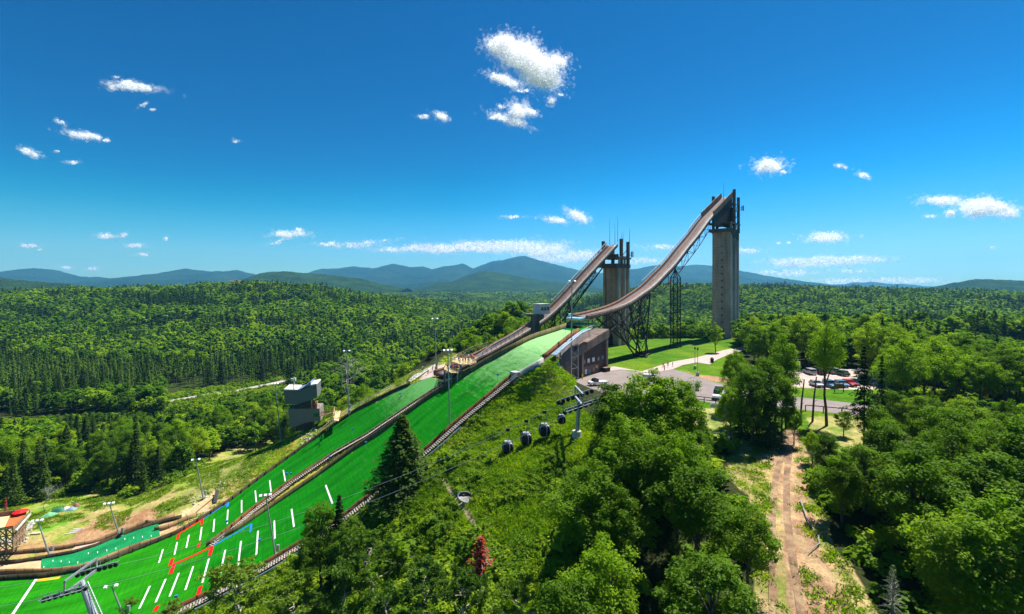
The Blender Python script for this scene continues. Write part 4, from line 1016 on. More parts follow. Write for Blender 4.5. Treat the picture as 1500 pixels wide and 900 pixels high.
one(TALL2, 18, 1152, 628, 482, 'bright slender maple left of the parking lot, standing above its neighbours', sx=.85)
one(CON2, 18, 1266, 668, 505, 'tall ragged conifer with several bare lower trunks right of the parking lot', 'spruce_tree', sx=.85)
one(CON2, 18, 1292, 655, 520, 'second ragged conifer just behind the tall one right of the parking lot', 'spruce_tree', sx=.7, rz=2.4)
one(NSP[1], 14, 1086, 640, 540, 'dark pointed spruce just right of the white van', 'spruce_tree', sx=.95)
one(NSP[2], 14, 1108, 638, 552, 'dark spruce in the shaded clump behind the top of the dirt track', 'spruce_tree', sx=.95)
one(NB[0], 14, 1078, 605, 505, 'rounded bright tree beside the driveway right of the white van', sx=.8)
one(NB[3], 14, 1120, 612, 515, 'grey-green tree in the clump between the white van and the parking lot', sx=.9)
for a_, b_, t_, k_, w_, l_ in [(1100, 652, 528, 2, 1.0, 'dense tree at the front of the shaded clump above the track'), (1124, 640, 520, 4, 1.0, 'broad tree in the middle of the shaded clump above the track'), (1146, 648, 540, 3, .9, 'grey-green tree at the right of the shaded clump above the track'), (1070, 655, 560, 0, .9, 'low leafy tree at the left of the shaded clump above the track'), (1163, 652, 590, 5, .9, 'small bright tree where the dirt track enters the clump'), (1136, 616, 512, 1, .9, 'narrow tree behind the shaded clump beside the road'), (1236, 640, 596, 2, 1.1, 'low leafy tree just right of the tall maple trunk')]:
    one(NB[k_], 14, a_, b_, t_, l_, sx=w_)
one(NSP[3], 14, 1128, 655, 545, 'dark conifer at the front right of the shaded clump above the track', 'spruce_tree')
for a_, b_, t_, k_, w_, l_ in [(905, 715, 545, 2, 1.0, 'tall leafy tree right of the gondola tower, leftmost of four before the driveway'), (942, 722, 528, 0, 1.05, 'highest leafy tree between the gondola tower and the driveway'), (978, 712, 546, 4, .95, 'leafy tree just right of the highest one below the driveway'), (1006, 700, 543, 5, .8, 'slim leafy tree overlapping the driveway left of the white van'), (890, 672, 590, 3, .9, 'low tree close to the gondola tower on its right')]:
    one(NB[k_], 14, a_, b_, t_, l_, sx=w_)
one(NB[1], 14, 1048, 517, 470, 'small airy tree at the edge of the lawn below the taller tower', sx=.9)
for px, py, tp_, t in [(1172, 622, 556, 'dead bare pole of a trunk nearest the dirt track top'), (1190, 618, 552, 'dead bare pole of a trunk beside the tall maple')]:
    p = G(px, py); h = (py-tp_)/F*p.y; mb = MB(); mb.path([p-UP*.3, p+Vector((.3, 0, h*.5)), p+Vector((.8, 0, h))], .22, .1, 7)
    for k in range(6): mb.tube(p+Vector((.4, 0, h*(.45+k*.09))), p+Vector((.4+random.uniform(-1, 1), random.uniform(-1, 1), h*(.5+k*.09))), .05, .02, 4)
    tag(mb.build('dead_tree', M['bark']), t, 'dead tree')
one(BARE2, 14, 512, 603, 524, 'pale leafless tree with a fan of white branches behind the small hill', 'dead_tree', sx=1.1)
one(BARE, 9, 66, 750, 708, 'leaning white leafless tree above the orange deck', 'dead_tree', sx=1.2, tilt=(0, -.35))
one(BARE, 9, 150, 672, 630, 'grey bare tree in the middle of the valley wood', 'dead_tree', sx=1.1, rz=1)
one(GREY, 9, 1308, 905, 806, 'silver-grey dead conifer in the dark gap at the bottom right', 'dead_spruce', sx=1.1, tilt=(.1, .3))
one(RED, 6, 8, 758, 728, 'thin rust-red dead conifer at the left edge above the deck', 'dead_spruce', sx=.8)
one(RED, 6, 1443, 590, 552, 'reddish dead conifer in the wood at the right edge', 'dead_spruce', sx=.7)

# ------------------------------------------------------------------ the woods
ROAD = [G(*q) for q in [(215, 597), (255, 588), (300, 580), (345, 574), (385, 566), (430, 556), (480, 541)]]
def dist_line(x, y, L):
    d = np.full(len(x), 1e9)
    for a, b in zip(L, L[1:]):
        ex, ey = b.x-a.x, b.y-a.y; t = np.clip(((x-a.x)*ex+(y-a.y)*ey)/(ex*ex+ey*ey), 0, 1); d = np.minimum(d, np.hypot(x-a.x-t*ex, y-a.y-t*ey))
    return d
def cand(y0, y1, sp, seed, xm=1.22):
    rs = np.random.RandomState(seed); ys = np.arange(y0, y1, sp*.87); X = []; Y = []
    for i, y in enumerate(ys):
        xs_ = np.arange(-y*xm-20, y*xm+20, sp)+(i % 2)*sp/2; X.append(xs_); Y.append(np.full(len(xs_), y))
    X = np.concatenate(X); Y = np.concatenate(Y); return X+rs.uniform(-.42, .42, len(X))*sp, Y+rs.uniform(-.42, .42, len(X))*sp
sets = [cand(40, 130, 6.3, 1), cand(130, 260, 6.4, 2), cand(260, 560, 6.0, 3), cand(560, 1300, 8.8, 4), cand(1300, 3000, 15, 5, 1.15)]
X = np.concatenate([s[0] for s in sets]); Y = np.concatenate([s[1] for s in sets]); Z = height(X, Y)
PX = CX+F*X/Y; PY = HY-F*Z/Y
rs = np.random.RandomState(99); n = len(X)
ok = np.ones(n, bool)
def bad(poly, cond=None):
    m = inpoly(PX, PY, poly)
    if cond is not None: m &= cond
    ok[m] = False
bad(SLOPE, Y < 140); bad(PAD, Y < 200)
bad([(835, 540), (880, 500), (1075, 492), (1105, 540), (1070, 604), (1085, 645), (1000, 672), (905, 640), (835, 600)], Y < 245)      # lawn, drive and building
bad([(1100, 541), (1262, 538), (1305, 600), (1268, 640), (1055, 612)], Y < 245)
bad([(1180, 600), (1270, 600), (1290, 660), (1262, 690), (1215, 700), (1180, 660)], Y < 245)
bad([(1040, 690), (1100, 690), (1090, 1000), (1060, 1000)], Y < 75)
bad([(1055, 640), (1185, 640), (1192, 700), (1205, 780), (1278, 900), (1345, 1200), (1000, 1300), (1082, 960), (1110, 860), (1108, 780), (1100, 740), (1050, 680)], Y < 120)
bad([(1272, 850), (1345, 850), (1400, 1300), (1272, 1300)], Y < 70)
bad([(-900, 800), (870, 800), (790, 700), (870, 1400), (-2000, 1400)], (PX < 800) & (Y < 130) & (PX > -400))
near_hill = np.zeros(n, bool)
for k in np.where((Y < 220) & (X < 60))[0]:
    if kd.find((X[k], Y[k], 0))[2] < 5.5: near_hill[k] = True
ok &= ~near_hill
ok &= ~((PX < 800) & (Y < 105)); ok &= ~((PX < 60) & (Y < 128))
ok &= dist_line(X, Y, ROAD) > 8
ok &= ~((np.hypot(X-46, Y-211) < 10) | (np.hypot(X-107, Y-240) < 10))
ok &= ~((np.hypot(X+66, Y-156) < 9.5))
ok &= dist_line(X, Y, [Vector((p.x, p.y, 0)) for p in P90]) > 5
ok &= dist_line(X, Y, [Vector((p.x, p.y, 0)) for p in P120]) > 8
ok &= ~meadow_pts(X, Y) if 'meadow_pts' in globals() else True
ok &= ~((PX > 432) & (PX < 512) & (np.hypot(X, Y) > 1340) & (np.hypot(X, Y) < 2000))
ok &= ~((X > -42) & (X < 40) & (Y < np.where(X < -13, 165, 153+(X+13)/1.075)) & (Y > 105))
for (tx, ty, tr) in taken: ok &= np.hypot(X-tx, Y-ty) > tr
# kind of tree: broadleaf or conifer in drifts
cn = snoise(X, Y, 55, 41, 3)+snoise(X, Y, 9, 43, 2)*.5
con = cn > .18
con[(Y < 260) & (PX < 700)] = (cn > .30)[(Y < 260) & (PX < 700)]
con[(Y < 130) & (PX > 800)] = (cn > .26)[(Y < 130) & (PX > 800)]
con[(Y >= 130) & (Y < 260) & (PX > 1060)] = (cn > .38)[(Y >= 130) & (Y < 260) & (PX > 1060)]
plant = (PX < 470) & (Y > 345) & (Y < 345+75*np.clip((470-PX)/200, 0, 1)+12) & (dist_line(X, Y, ROAD) < 95)
plant |= (PX < 230) & (Y > 300) & (Y < 400)
con[plant] = True
H = np.where(con, 12+6*rs.rand(n), 11+5.5*rs.rand(n)); H[plant] = 15+3*rs.rand(plant.sum())
H *= .72+.5*rs.rand(n)
# heights held to the canopy line seen in the photograph
cap = np.full(n, 0.)
nr = Y < 100; cap[nr] = np.interp(PX[nr], [800, 850, 868, 880, 940, 1000, 1018, 1026, 1078, 1082, 1130, 1176, 1184, 1262, 1275, 1300, 1400, 1500], [705, 652, 640, 578, 548, 552, 560, 612, 612, 530, 520, 540, 618, 612, 560, 560, 575, 580])
md = (Y >= 100) & (Y < 260)
cap[md] = np.interp(PX[md], [0, 150, 300, 400, 440, 500, 560, 620, 680, 720, 760, 800, 860, 960, 1040, 1080, 1110, 1170, 1230, 1280, 1330, 1400, 1500], [610, 600, 600, 600, 575, 540, 520, 500, 478, 445, 440, 455, 470, 470, 470, 455, 447, 452, 455, 448, 462, 478, 495])
rdpy = np.interp(PX, [215, 255, 300, 345, 385, 430, 480], [597, 588, 580, 574, 566, 556, 541]); rd = (PX > 240) & (PX < 435) & (Y >= 200) & (Y < 345); cap[rd] = rdpy[rd]+5
c2_ = (Y < 172) & (PX > 610) & (PX < 860); cap[c2_] = np.maximum(cap[c2_], np.interp(PX[c2_], [610, 650, 700, 740, 790, 860], [562, 550, 530, 512, 490, 470])); ok &= ~((Y < 150) & (PX > 590) & (PX < 850) & (Z > -35))
m = cap > 0; hc = -(cap-HY)/F*Y-Z; hc = hc*(1-.28*rs.rand(n)**1.5); lim = m & (H > hc); H[lim] = hc[lim]
ok &= H > 3.2
vis = (PX > -90) & (PX < 1590) & (HY-F*(Z+H)/Y < 905)
ok &= vis
X, Y, Z, H, con, plant, PX, PY = (a[ok] for a in (X, Y, Z, H, con, plant, PX, PY))
# drop those wholly hidden far behind a crest is not needed: instances are cheap
app = H/np.hypot(X, Y)
def region(px, py, y):
    if y < 130 and px > 1180: return 'in the wood right of the dirt track'
    if y < 130 and px > 1050: return 'in the shaded clump at the top of the dirt track'
    if y < 130 and px > 780: return 'in the thicket between the gondola slope and the dirt track'
    if px > 1050: return 'in the wood behind the parking lot and the taller tower'
    if px > 840: return 'in the wood behind the lawn and under the tall ramp'
    if px > 690: return 'in the dark stand left of the middle ramp'
    if px > 430: return 'in the wood behind the small hill and the judges tower'
    return 'in the valley wood at the left, below the road'
indiv = np.zeros(len(X), bool)
for c in (False, True):
    ii = np.where(con == c)[0]; ii = ii[np.argsort(-app[ii])][:286 if not c else 284]; indiv[ii] = True
for i in np.where(indiv)[0]:
    p = Vector((X[i], Y[i], Z[i]-.15)); rg = region(PX[i], PY[i], Y[i])
    if con[i]:
        pr = NSP[i % 4]; place(pr, p, H[i], 14, 'dark green pointed conifer '+rg, 'spruce_tree', group='conifers '+rg, sx=.8+.35*random.random())
    else:
        pr = NB[int(i*7) % 6]; place(pr, p, H[i], 14, 'leafy green broadleaf tree '+rg, 'broadleaf_tree', group='broadleaf trees '+rg, sx=.9+.35*random.random())

PC = bpy.data.collections.new('tree_kinds')
def proto(col, nm, me, tr=None):
    """a mesh with crown and trunk joined, used only through instances"""
    me2 = me
    if tr is not None:
        b = bpy.data.meshes.new(nm)
        v1 = np.zeros(len(me.vertices)*3, np.float32); me.vertices.foreach_get('co', v1); v1 = v1.reshape(-1, 3)
        f1 = [tuple(p.vertices) for p in me.polygons]; f2 = [tuple(i+len(v1) for i in p.vertices) for p in tr.polygons]
        v2 = [tuple(v.co) for v in tr.vertices]
        b.from_pydata([tuple(v) for v in v1]+v2, [], f1+f2); b.materials.append(me.materials[0]); b.materials.append(tr.materials[0])
        b.polygons.foreach_set('material_index', [0]*len(f1)+[1]*len(f2)); me2 = b
    o = bpy.data.objects.new(nm, me2); col.objects.link(o); return o
def scatter(name, pts, rz, sc, pick, protos, label=None, szz=None):
    col = bpy.data.collections.new(name+'_kinds')
    for i, p in enumerate(protos): proto(col, '%s_%02d' % (name, i), *p) if isinstance(p, tuple) else proto(col, '%s_%02d' % (name, i), p)
    me = bpy.data.meshes.new(name); me.vertices.add(len(pts)); me.vertices.foreach_set('co', np.asarray(pts, np.float32).ravel())
    for nm, arr, ty in (('rz', rz, 'FLOAT'), ('sc', sc, 'FLOAT'), ('sxy', szz if szz is not None else sc, 'FLOAT'), ('pick', pick, 'INT')):
        a = me.attributes.new(nm, ty, 'POINT'); a.data.foreach_set('value', np.asarray(arr, np.float32 if ty == 'FLOAT' else np.int32))
    o = link(name, me); ng = bpy.data.node_groups.new(name, 'GeometryNodeTree')
    ng.interface.new_socket('Geometry', in_out='INPUT', socket_type='NodeSocketGeometry'); ng.interface.new_socket('Geometry', in_out='OUTPUT', socket_type='NodeSocketGeometry')
    N = ng.nodes; gi = N.new('NodeGroupInput'); go = N.new('NodeGroupOutput'); ip = N.new('GeometryNodeInstanceOnPoints'); ci = N.new('GeometryNodeCollectionInfo')
    ci.inputs['Collection'].default_value = col; ci.inputs['Separate Children'].default_value = True; ci.inputs['Reset Children'].default_value = True
    mp = N.new('GeometryNodeMeshToPoints'); ng.links.new(gi.outputs[0], mp.inputs[0]); ng.links.new(mp.outputs[0], ip.inputs['Points'])
    ng.links.new(ci.outputs[0], ip.inputs['Instance']); ip.inputs['Pick Instance'].default_value = True
    def att(nm, ty):
        a = N.new('GeometryNodeInputNamedAttribute'); a.data_type = ty; a.inputs['Name'].default_value = nm; return a.outputs[0]
    ng.links.new(att('pick', 'INT'), ip.inputs['Instance Index'])
    c1_ = N.new('ShaderNodeCombineXYZ'); ng.links.new(att('rz', 'FLOAT'), c1_.inputs[2]); ng.links.new(c1_.outputs[0], ip.inputs['Rotation'])
    c2_ = N.new('ShaderNodeCombineXYZ'); sx_ = att('sxy', 'FLOAT'); ng.links.new(sx_, c2_.inputs[0]); ng.links.new(sx_, c2_.inputs[1]); ng.links.new(att('sc', 'FLOAT'), c2_.inputs[2]); ng.links.new(c2_.outputs[0], ip.inputs['Scale'])
    ng.links.new(ip.outputs[0], go.inputs[0]); md_ = o.modifiers.new('instances', 'NODES'); md_.node_group = ng
    o['kind'] = 'stuff'
    if label: o['label'] = label
    return o
rest = ~indiv
md = rest & (Y < 420); fr = rest & (Y >= 420)
MBp = [broad(61+i, 14, 8+i*.4, nc=34, nl=34, ls=.46, m='far_broad', cb=.12) for i in range(4)]+[spruce(71+i, 14, 5-i*.4, nw=15, nb=7, nl=6, ls=.42, m='far_spruce') for i in range(3)]+[spruce(76, 17, 4.6, nw=11, nb=7, nl=8, ls=.42, m='pine', cb=.45, ragged=.5), ]
FBp = [broad(81+i, 14, 8.6, nc=20, nl=15, ls=.95, m='far_broad', cb=.1) for i in range(4)]+[spruce(91+i, 14, 5.2-i*.5, nw=9, nb=5, nl=4, ls=.85, m='far_spruce') for i in range(3)]+[spruce(96, 17, 5, nw=7, nb=6, nl=4, ls=.8, m='pine', cb=.4, ragged=.5)]
for nm, mk, pp, lb in (('forest', md, MBp, 'mixed green wood on the valley floor and the first slopes'), ('far_forest', fr, FBp, 'forest covering the far ridges in light and dark green')):
    k = np.where(mk)[0]; pick = np.where(con[k], 4+(k*13) % 3, (k*7) % 4); pick[plant[k]] = 7
    h0 = np.where(pick == 7, 17, 14); s_ = H[k]/h0; far_up = np.where(Y[k] > 1300, 1.8, 1.0); wide = np.where(Y[k] > 560, np.where(con[k], 1.6, 1.5), 1.15)*np.where(Y[k] > 1300, 1.9, 1)
    scatter(nm, np.stack([X[k], Y[k], Z[k]-.2], 1), (k*1.7) % 6.28, s_, pick, pp, lb, s_*wide)

# low bushes and weeds covering the slope under the gondola, the banks and the wood floor
SH = []
for i in range(5):
    r2 = np.random.RandomState(200+i); nc_ = 7; C = np.c_[r2.randn(nc_, 2)*.34, np.abs(r2.randn(nc_))*.16+.3]; V, Fq = clump(C, .26+.2*r2.rand(nc_), 26, .13, r2, .7); SH.append(npmesh('bush', V, Fq, M['shrub']))
GR = []
for i in range(3):
    r2 = np.random.RandomState(230+i); P = np.c_[r2.randn(46, 2)*.42, r2.rand(46)*.22]; GR.append(npmesh('tuft', *quads(P, unit(np.c_[r2.randn(46, 2), r2.rand(46)*.8]), .2, r2, .3), M['shrub']))
def pts_in(poly, spacing, seed, ymax=140, clear=3.2, zfix=0):
    xs_ = [ZP(a, b, -45).x for a, b in poly]; q = np.random.RandomState(seed)
    x, y = cand(38, ymax, spacing, seed, 1.15); z = height(x, y); px, py = CX+F*x/y, HY-F*z/y
    k = inpoly(px, py, poly) & (px > -60) & (px < 1560) & (py < 930); x, y, z, px, py = x[k], y[k], z[k], px[k], py[k]
    if clear:
        g_ = np.array([kd.find((a, b, 0))[2] > clear for a, b in zip(x, y)], bool); x, y, z, px, py = x[g_], y[g_], z[g_], px[g_], py[g_]
    return x, y, z, px, py
x, y, z, px, py = pts_in(SLOPE, .95, 301); q = np.random.RandomState(5)
dn = snoise(x, y, 7, 55, 3)*.9+snoise(x, y, 1.8, 56, 2)*.5+(py-650)/900
path_ = inpoly(px, py, [(640, 700), (650, 700), (690, 745), (720, 745), (722, 775), (696, 778), (672, 745)]); bank = inpoly(px, py, [(795, 545), (822, 550), (835, 566), (842, 600), (790, 585), (770, 600), (768, 560)])
dn -= np.clip((690-py)/130, 0, 1)*np.clip((px-640)/60, 0, 1)*.75
keep = (dn > -.15) & ~path_ & ~(bank & (dn < .5)) & (y < 125); x, y, z, dn = x[keep], y[keep], z[keep], dn[keep]
s_ = np.clip(.4+dn*1.35+q.rand(len(x))*.5, .3, 2.2)*np.where(q.rand(len(x)) > .965, 1.9, 1)
scatter('bushes', np.stack([x, y, z-.12], 1), q.rand(len(x))*6.28, s_, q.randint(0, 5, len(x)), SH, 'low leafy bushes and saplings covering the slope under the gondola line')
x, y, z, px, py = pts_in(SLOPE, .62, 302, clear=1.6); keep = ~inpoly(px, py, [(645, 700), (655, 700), (690, 750), (706, 775), (696, 778), (672, 745)]); x, y, z = x[keep], y[keep], z[keep]
x2, y2, z2, px2, py2 = pts_in([(a, b) for a, b in PAD], 1.0, 303, 175, 1.2); kk = (snoise(x2, y2, 6, 66) > -.1) & (py2 < 775); x2, y2, z2 = x2[kk], y2[kk], z2[kk]
x3, y3, z3, px3, py3 = pts_in(TRAIL, .8, 304, 110, 0); kk = (snoise(x3, y3, 2.2, 67) > .05) & (np.abs(px3-np.interp(py3, [640, 700, 800, 900], [1150, 1143, 1150, 1170])) > 18); x3, y3, z3 = x3[kk], y3[kk], z3[kk]
x, y, z = np.r_[x, x2, x3], np.r_[y, y2, y3], np.r_[z, z2, z3]
scatter('grass_tufts', np.stack([x, y, z-.03], 1), q.rand(len(x))*6.28, .5+q.rand(len(x))*.9, q.randint(0, 3, len(x)), GR, 'rough grass on the slope and beside the track')
# understorey in the near woods
x, y = cand(36, 175, 3.1, 305, 1.15); z = height(x, y); px, py = CX+F*x/y, HY-F*z/y
kk = (px > -60) & (px < 1570) & (py < 940) & ~inpoly(px, py, TRAIL) & ~inpoly(px, py, [(1180, 700), (1240, 800), (1300, 900), (1330, 1000), (1180, 1000)]) & ~inpoly(px, py, SLOPE) & ~inpoly(px, py, PAD) & ~inpoly(px, py, [(830, 530), (880, 495), (1320, 490), (1330, 605), (1290, 680), (1180, 690), (1180, 640), (1080, 640), (1000, 680), (900, 640), (840, 600)]) & (kd_far(x, y) if 'kd_far' in globals() else True) & (snoise(x, y, 8, 71) > -.25) & ~((x > -42) & (x < 40) & (y < np.where(x < -13, 168, 156+(x+13)/1.075)) & (y > 105))
g_ = np.array([kd.find((a, b, 0))[2] > 5 for a, b in zip(x, y)], bool); kk &= g_ & ~((px < 860) & (y < 105))
x, y, z = x[kk], y[kk], z[kk]
xr, yr = cand(200, 480, 3.2, 306, .75); dr_ = dist_line(xr, yr, ROAD); kr = (dr_ > 4.5) & (dr_ < 26); xr, yr = xr[kr], yr[kr]; x = np.r_[x, xr]; y = np.r_[y, yr]; z = np.r_[z, height(xr, yr)+.3]
scatter('undergrowth', np.stack([x, y, z-.3], 1), q.rand(len(x))*6.28, 1.2+q.rand(len(x))*2.4, q.randint(0, 5, len(x)), SH, 'young growth on the floor of the woods')

# ------------------------------------------------------------------ clouds: loose clusters of bright flakes far above the haze
m_, nt_, out_ = nodes('cloud'); d_ = nt_.nodes.new('ShaderNodeBsdfDiffuse'); t_ = nt_.nodes.new('ShaderNodeBsdfTranslucent'); x_ = nt_.nodes.new('ShaderNodeMixShader')
d_.inputs[0].default_value = t_.inputs[0].default_value = (.99, .985, .99, 1); x_.inputs[0].default_value = .56
nt_.links.new(d_.outputs[0], x_.inputs[1]); nt_.links.new(t_.outputs[0], x_.inputs[2]); tr_ = nt_.nodes.new('ShaderNodeBsdfTransparent'); y_ = nt_.nodes.new('ShaderNodeMixShader'); y_.inputs[0].default_value = .28
nt_.links.new(tr_.outputs[0], y_.inputs[1]); nt_.links.new(x_.outputs[0], y_.inputs[2]); nt_.links.new(y_.outputs[0], out_.inputs[0])
mv_, nv_, ov_ = nodes('cloud_veil'); dv_ = nv_.nodes.new('ShaderNodeBsdfDiffuse'); tv_ = nv_.nodes.new('ShaderNodeBsdfTransparent'); xv_ = nv_.nodes.new('ShaderNodeMixShader'); uv_ = nv_.nodes.new('ShaderNodeBsdfTranslucent'); wv_ = nv_.nodes.new('ShaderNodeMixShader')
dv_.inputs[0].default_value = uv_.inputs[0].default_value = (.97, .96, .97, 1); xv_.inputs[0].default_value = .075; wv_.inputs[0].default_value = .5
nv_.links.new(dv_.outputs[0], wv_.inputs[1]); nv_.links.new(uv_.outputs[0], wv_.inputs[2]); nv_.links.new(tv_.outputs[0], xv_.inputs[1]); nv_.links.new(wv_.outputs[0], xv_.inputs[2]); nv_.links.new(xv_.outputs[0], ov_.inputs[0])
def cloud(blobs, seed, dens=1.0, fs=1.0):
    rs = np.random.RandomState(seed); Ps = []; Ss = []; cy = np.mean([b[1] for b in blobs]); Yd = min(700*1000/max(415-cy, 5), 26000)
    for (cx, cy, w_, h_, *r) in blobs:
        rot = r[0] if r else 0; A = w_*h_*.785; nsub = max(5, int(A/34)); n_ = int(A*6*dens**1.3)
        a = rs.rand(nsub)*6.28; rr = np.sqrt(rs.rand(nsub)); sx_ = np.cos(a)*rr*w_/2*.82; sy_ = np.sin(a)*rr*h_/2*.75; sr = ((.10 if A > 600 else .20)+.16*rs.rand(nsub))*min(w_, h_*2.6)*(1.25-rr*.6)
        k = rs.randint(0, nsub, n_); g = np.clip(rs.randn(n_, 2), -1.45, 1.45)*(.36+.4*rs.rand(n_, 1)**3)
        u = sx_[k]+g[:, 0]*sr[k]*1.25; v = sy_[k]+g[:, 1]*sr[k]*.8; c, s = math.cos(rot), math.sin(rot)
        X_ = cx+u*c-v*s; Y_ = cy+u*s+v*c; dep = Yd*(1+rs.randn(n_)*w_*.35/700)
        Ps.append(np.stack([(X_-CX)/F*dep, dep, -(Y_-HY)/F*dep], 1)); Ss.append((.7+1.0*rs.rand(n_)**2)*fs*dep/F)
    core = sum(len(p) for p in Ps)
    for (cx, cy, w_, h_, *r) in blobs:       # thin veil round and between the puffs
        rot = r[0] if r else 0; n_ = int(w_*h_*2.0*(dens if dens > .7 else 1.5*dens))+20; g = rs.randn(n_, 2)*np.array([w_*.36, h_*.36])*(.72 if w_*h_ > 700 else 1); g[:, 1] += np.sin(g[:, 0]/w_*9+seed)*h_*.12; c, s = math.cos(rot), math.sin(rot)
        X_ = cx+g[:, 0]*c-g[:, 1]*s; Y_ = cy+g[:, 0]*s+g[:, 1]*c; dep = Yd*(1+rs.randn(n_)*w_*.35/700)
        Ps.append(np.stack([(X_-CX)/F*dep, dep, -(Y_-HY)/F*dep], 1)); Ss.append((1.6+2.4*rs.rand(n_))*dep/F*min(1, .35+h_/14))
    P = np.concatenate(Ps); S = np.concatenate(Ss); V, Fq = quads(P, unit(rs.randn(len(P), 3)), S, rs, .8)
    me = npmesh('cloud', V, Fq, m_); me.materials.append(mv_); mi = np.zeros(len(Fq), np.int32); mi[core:] = 1; me.polygons.foreach_set('material_index', mi); o = link('cloud', me); o['kind'] = 'structure'; return o
CL = [
 ([(738,66,50,30),(765,82,72,44,.4),(792,103,64,44,.5),(816,92,26,18,-.2),(796,118,46,16)], 1.0), ([(741,118,42,11,.35),(727,113,10,4)], 1), ([(767,133,20,4)], .5), ([(760,163,26,22),(746,176,46,9,.35),(776,164,20,7,.3),(724,173,14,4)], 1), ([(735,156,14,5)], .4), ([(808,147,9,12,.6),(820,139,12,4)], .4), ([(621,171,15,5)], .6), ([(647,171,20,8,.4)], .9),
 ([(197,127,56,9,.12),(178,128,22,5),(187,121,20,5)], 1), ([(162,126,14,8,.7),(170,113,9,3)], .35), ([(210,154,13,4,-.4),(224,161,8,3)], .45), ([(88,179,17,5,.4)], .4), ([(116,198,34,8,.2),(138,200,20,7,.3),(156,206,10,4)], .9), ([(43,223,26,8,.3)], .8), ([(83,222,7,3)], .4), ([(105,238,19,4)], .6), ([(345,207,13,4)], .3),
 ([(41,360,25,5)], .8), ([(154,346,25,6)], .9), ([(180,345,12,6,-.4)], .5), ([(197,360,26,5)], .9), ([(208,373,17,4)], .7), ([(243,350,6,5)], .8), ([(425,343,46,8),(438,336,9,4)], 1), ([(410,354,32,5,-.3)], .3), ([(483,358,36,5)], .8), ([(545,355,72,5,-.1),(520,360,60,7)], .3),
 ([(96,392,18,4),(135,394,16,4)], .6), ([(720,361,150,16,-.03),(640,364,110,12),(790,366,90,20),(580,366,60,6)], .55), ([(850,374,70,14),(820,380,120,10)], .4), ([(750,318,26,4)], .7), ([(812,322,34,7,.15)], 1), ([(846,317,30,11,.4)], 1),
 ([(1127,243,34,17,-.1),(1148,252,8,4)], 1), ([(1230,243,12,5),(1238,246,6,4)], .5), ([(1264,257,18,6,.3)], .7), ([(1382,294,50,10)], 1), ([(1438,304,64,24),(1462,304,30,10)], 1.2), ([(1476,311,30,11)], 1), ([(1392,313,12,9)], .8), ([(1362,317,22,4)], .35), ([(1211,348,48,11)], 1), ([(1140,356,7,3)], .8), ([(1155,356,7,3)], .5), ([(1200,384,130,13,-.02),(1260,380,80,8),(1160,384,50,9)], .7), ([(975,362,60,6)], .5), ([(1090,368,40,7)], .5), ([(1250,397,50,5)], .4), ([(1150,400,90,8)], .4), ([(1310,411,150,9),(1240,413,90,8)], .35), ([(940,383,60,8)], .4), ([(60,366,10,3)], .3), ([(1452,363,14,3)], .3)]
for i, (b, dn_) in enumerate(CL): cloud(b, 400+i, dn_)
# ------------------------------------------------------------------ roads and paths on the plateau
def sheet(name, poly, z, m, kerb=None, lab=None):
    P = [ZP(a, b, z) for a, b in poly]
    mb = MB(); mb.poly([Vector((p.x, p.y, z)) for p in P][::-1]); o = mb.build(name, m); o['kind'] = 'structure'
    if kerb:
        kb = MB()
        for i in kerb: a, b = P[i], P[(i+1) % len(P)]; kb.beam(Vector((a.x, a.y, z+.05)), Vector((b.x, b.y, z+.05)), .18, .14)
        k = kb.build('kerb', M['concrete_light']); k['kind'] = 'structure'
    return o
sheet('driveway', [(828,562),(884,544),(908,541),(930,545),(962,545),(985,541),(1005,546),(1035,557),(1068,566),(1090,574),(1180,583),(1260,592),(1320,601),(1320,612),(1240,607),(1150,598),(1085,592),(1050,592),(1008,583),(985,590),(950,600),(915,604),(870,590),(840,575)], -26.97, M['asphalt'])
sheet('footpath', [(928,545.5),(940,544),(985,530),(1020,524),(1060,513),(1090,508),(1092,513),(1066,520),(1048,528),(1040,534),(1020,531),(1000,535),(985,541.2),(962,545.2)], -26.965, M['pathpink'])
sheet('footpath', [(884,544.2),(886,538),(900,537),(940,544.2),(908,541.2)], -26.96, M['pathpink'])
sheet('parking_lot', [(1135,546),(1175,541),(1262,540),(1330,544),(1325,571),(1240,571),(1185,569),(1140,566)], -26.96, M['gravel'])
# valley road
def ribbon(name, pts, w, m, lift=.12, kind='structure'):
    pts = resample(pts, 3.0); mb = MB(); L = offset_line(pts, w/2); Rr = offset_line(pts, -w/2)
    for i in range(len(pts)-1): 
        z0 = max(gz1(pts[i].x, pts[i].y), pts[i].z)+lift; z1 = max(gz1(pts[i+1].x, pts[i+1].y), pts[i+1].z)+lift
        mb.quad(Vector((Rr[i].x, Rr[i].y, z0)), Vector((Rr[i+1].x, Rr[i+1].y, z1)), Vector((L[i+1].x, L[i+1].y, z1)), Vector((L[i].x, L[i].y, z0)))
    o = mb.build(name, m)
    if kind: o['kind'] = kind
    return o
ribbon('valley_road', ROAD, 6, M['roadgrey'], .5)
vg = offset_line(resample(ROAD, 3), 7); ribbon('road_verge', vg, 6, mat('verge_grass', (.045, .10, .010), 1, .4, .1), .3)
ribbon('road_verge', offset_line(resample(ROAD, 3), -7), 6, mat('verge_grass_near', (.04, .09, .010), 1, .4, .1), .28)
# wheel ruts of the dirt track
for k, dx in enumerate((-1, 1)):
    pts = [G(a+dx*w_, b) for a, b, w_ in [(1163,632,3), (1152,660,5), (1144,700,8), (1142,760,11), (1146,820,15), (1152,880,19), (1160,960,24)]]
    ribbon('wheel_rut', pts, .8, M['trail'], .06)

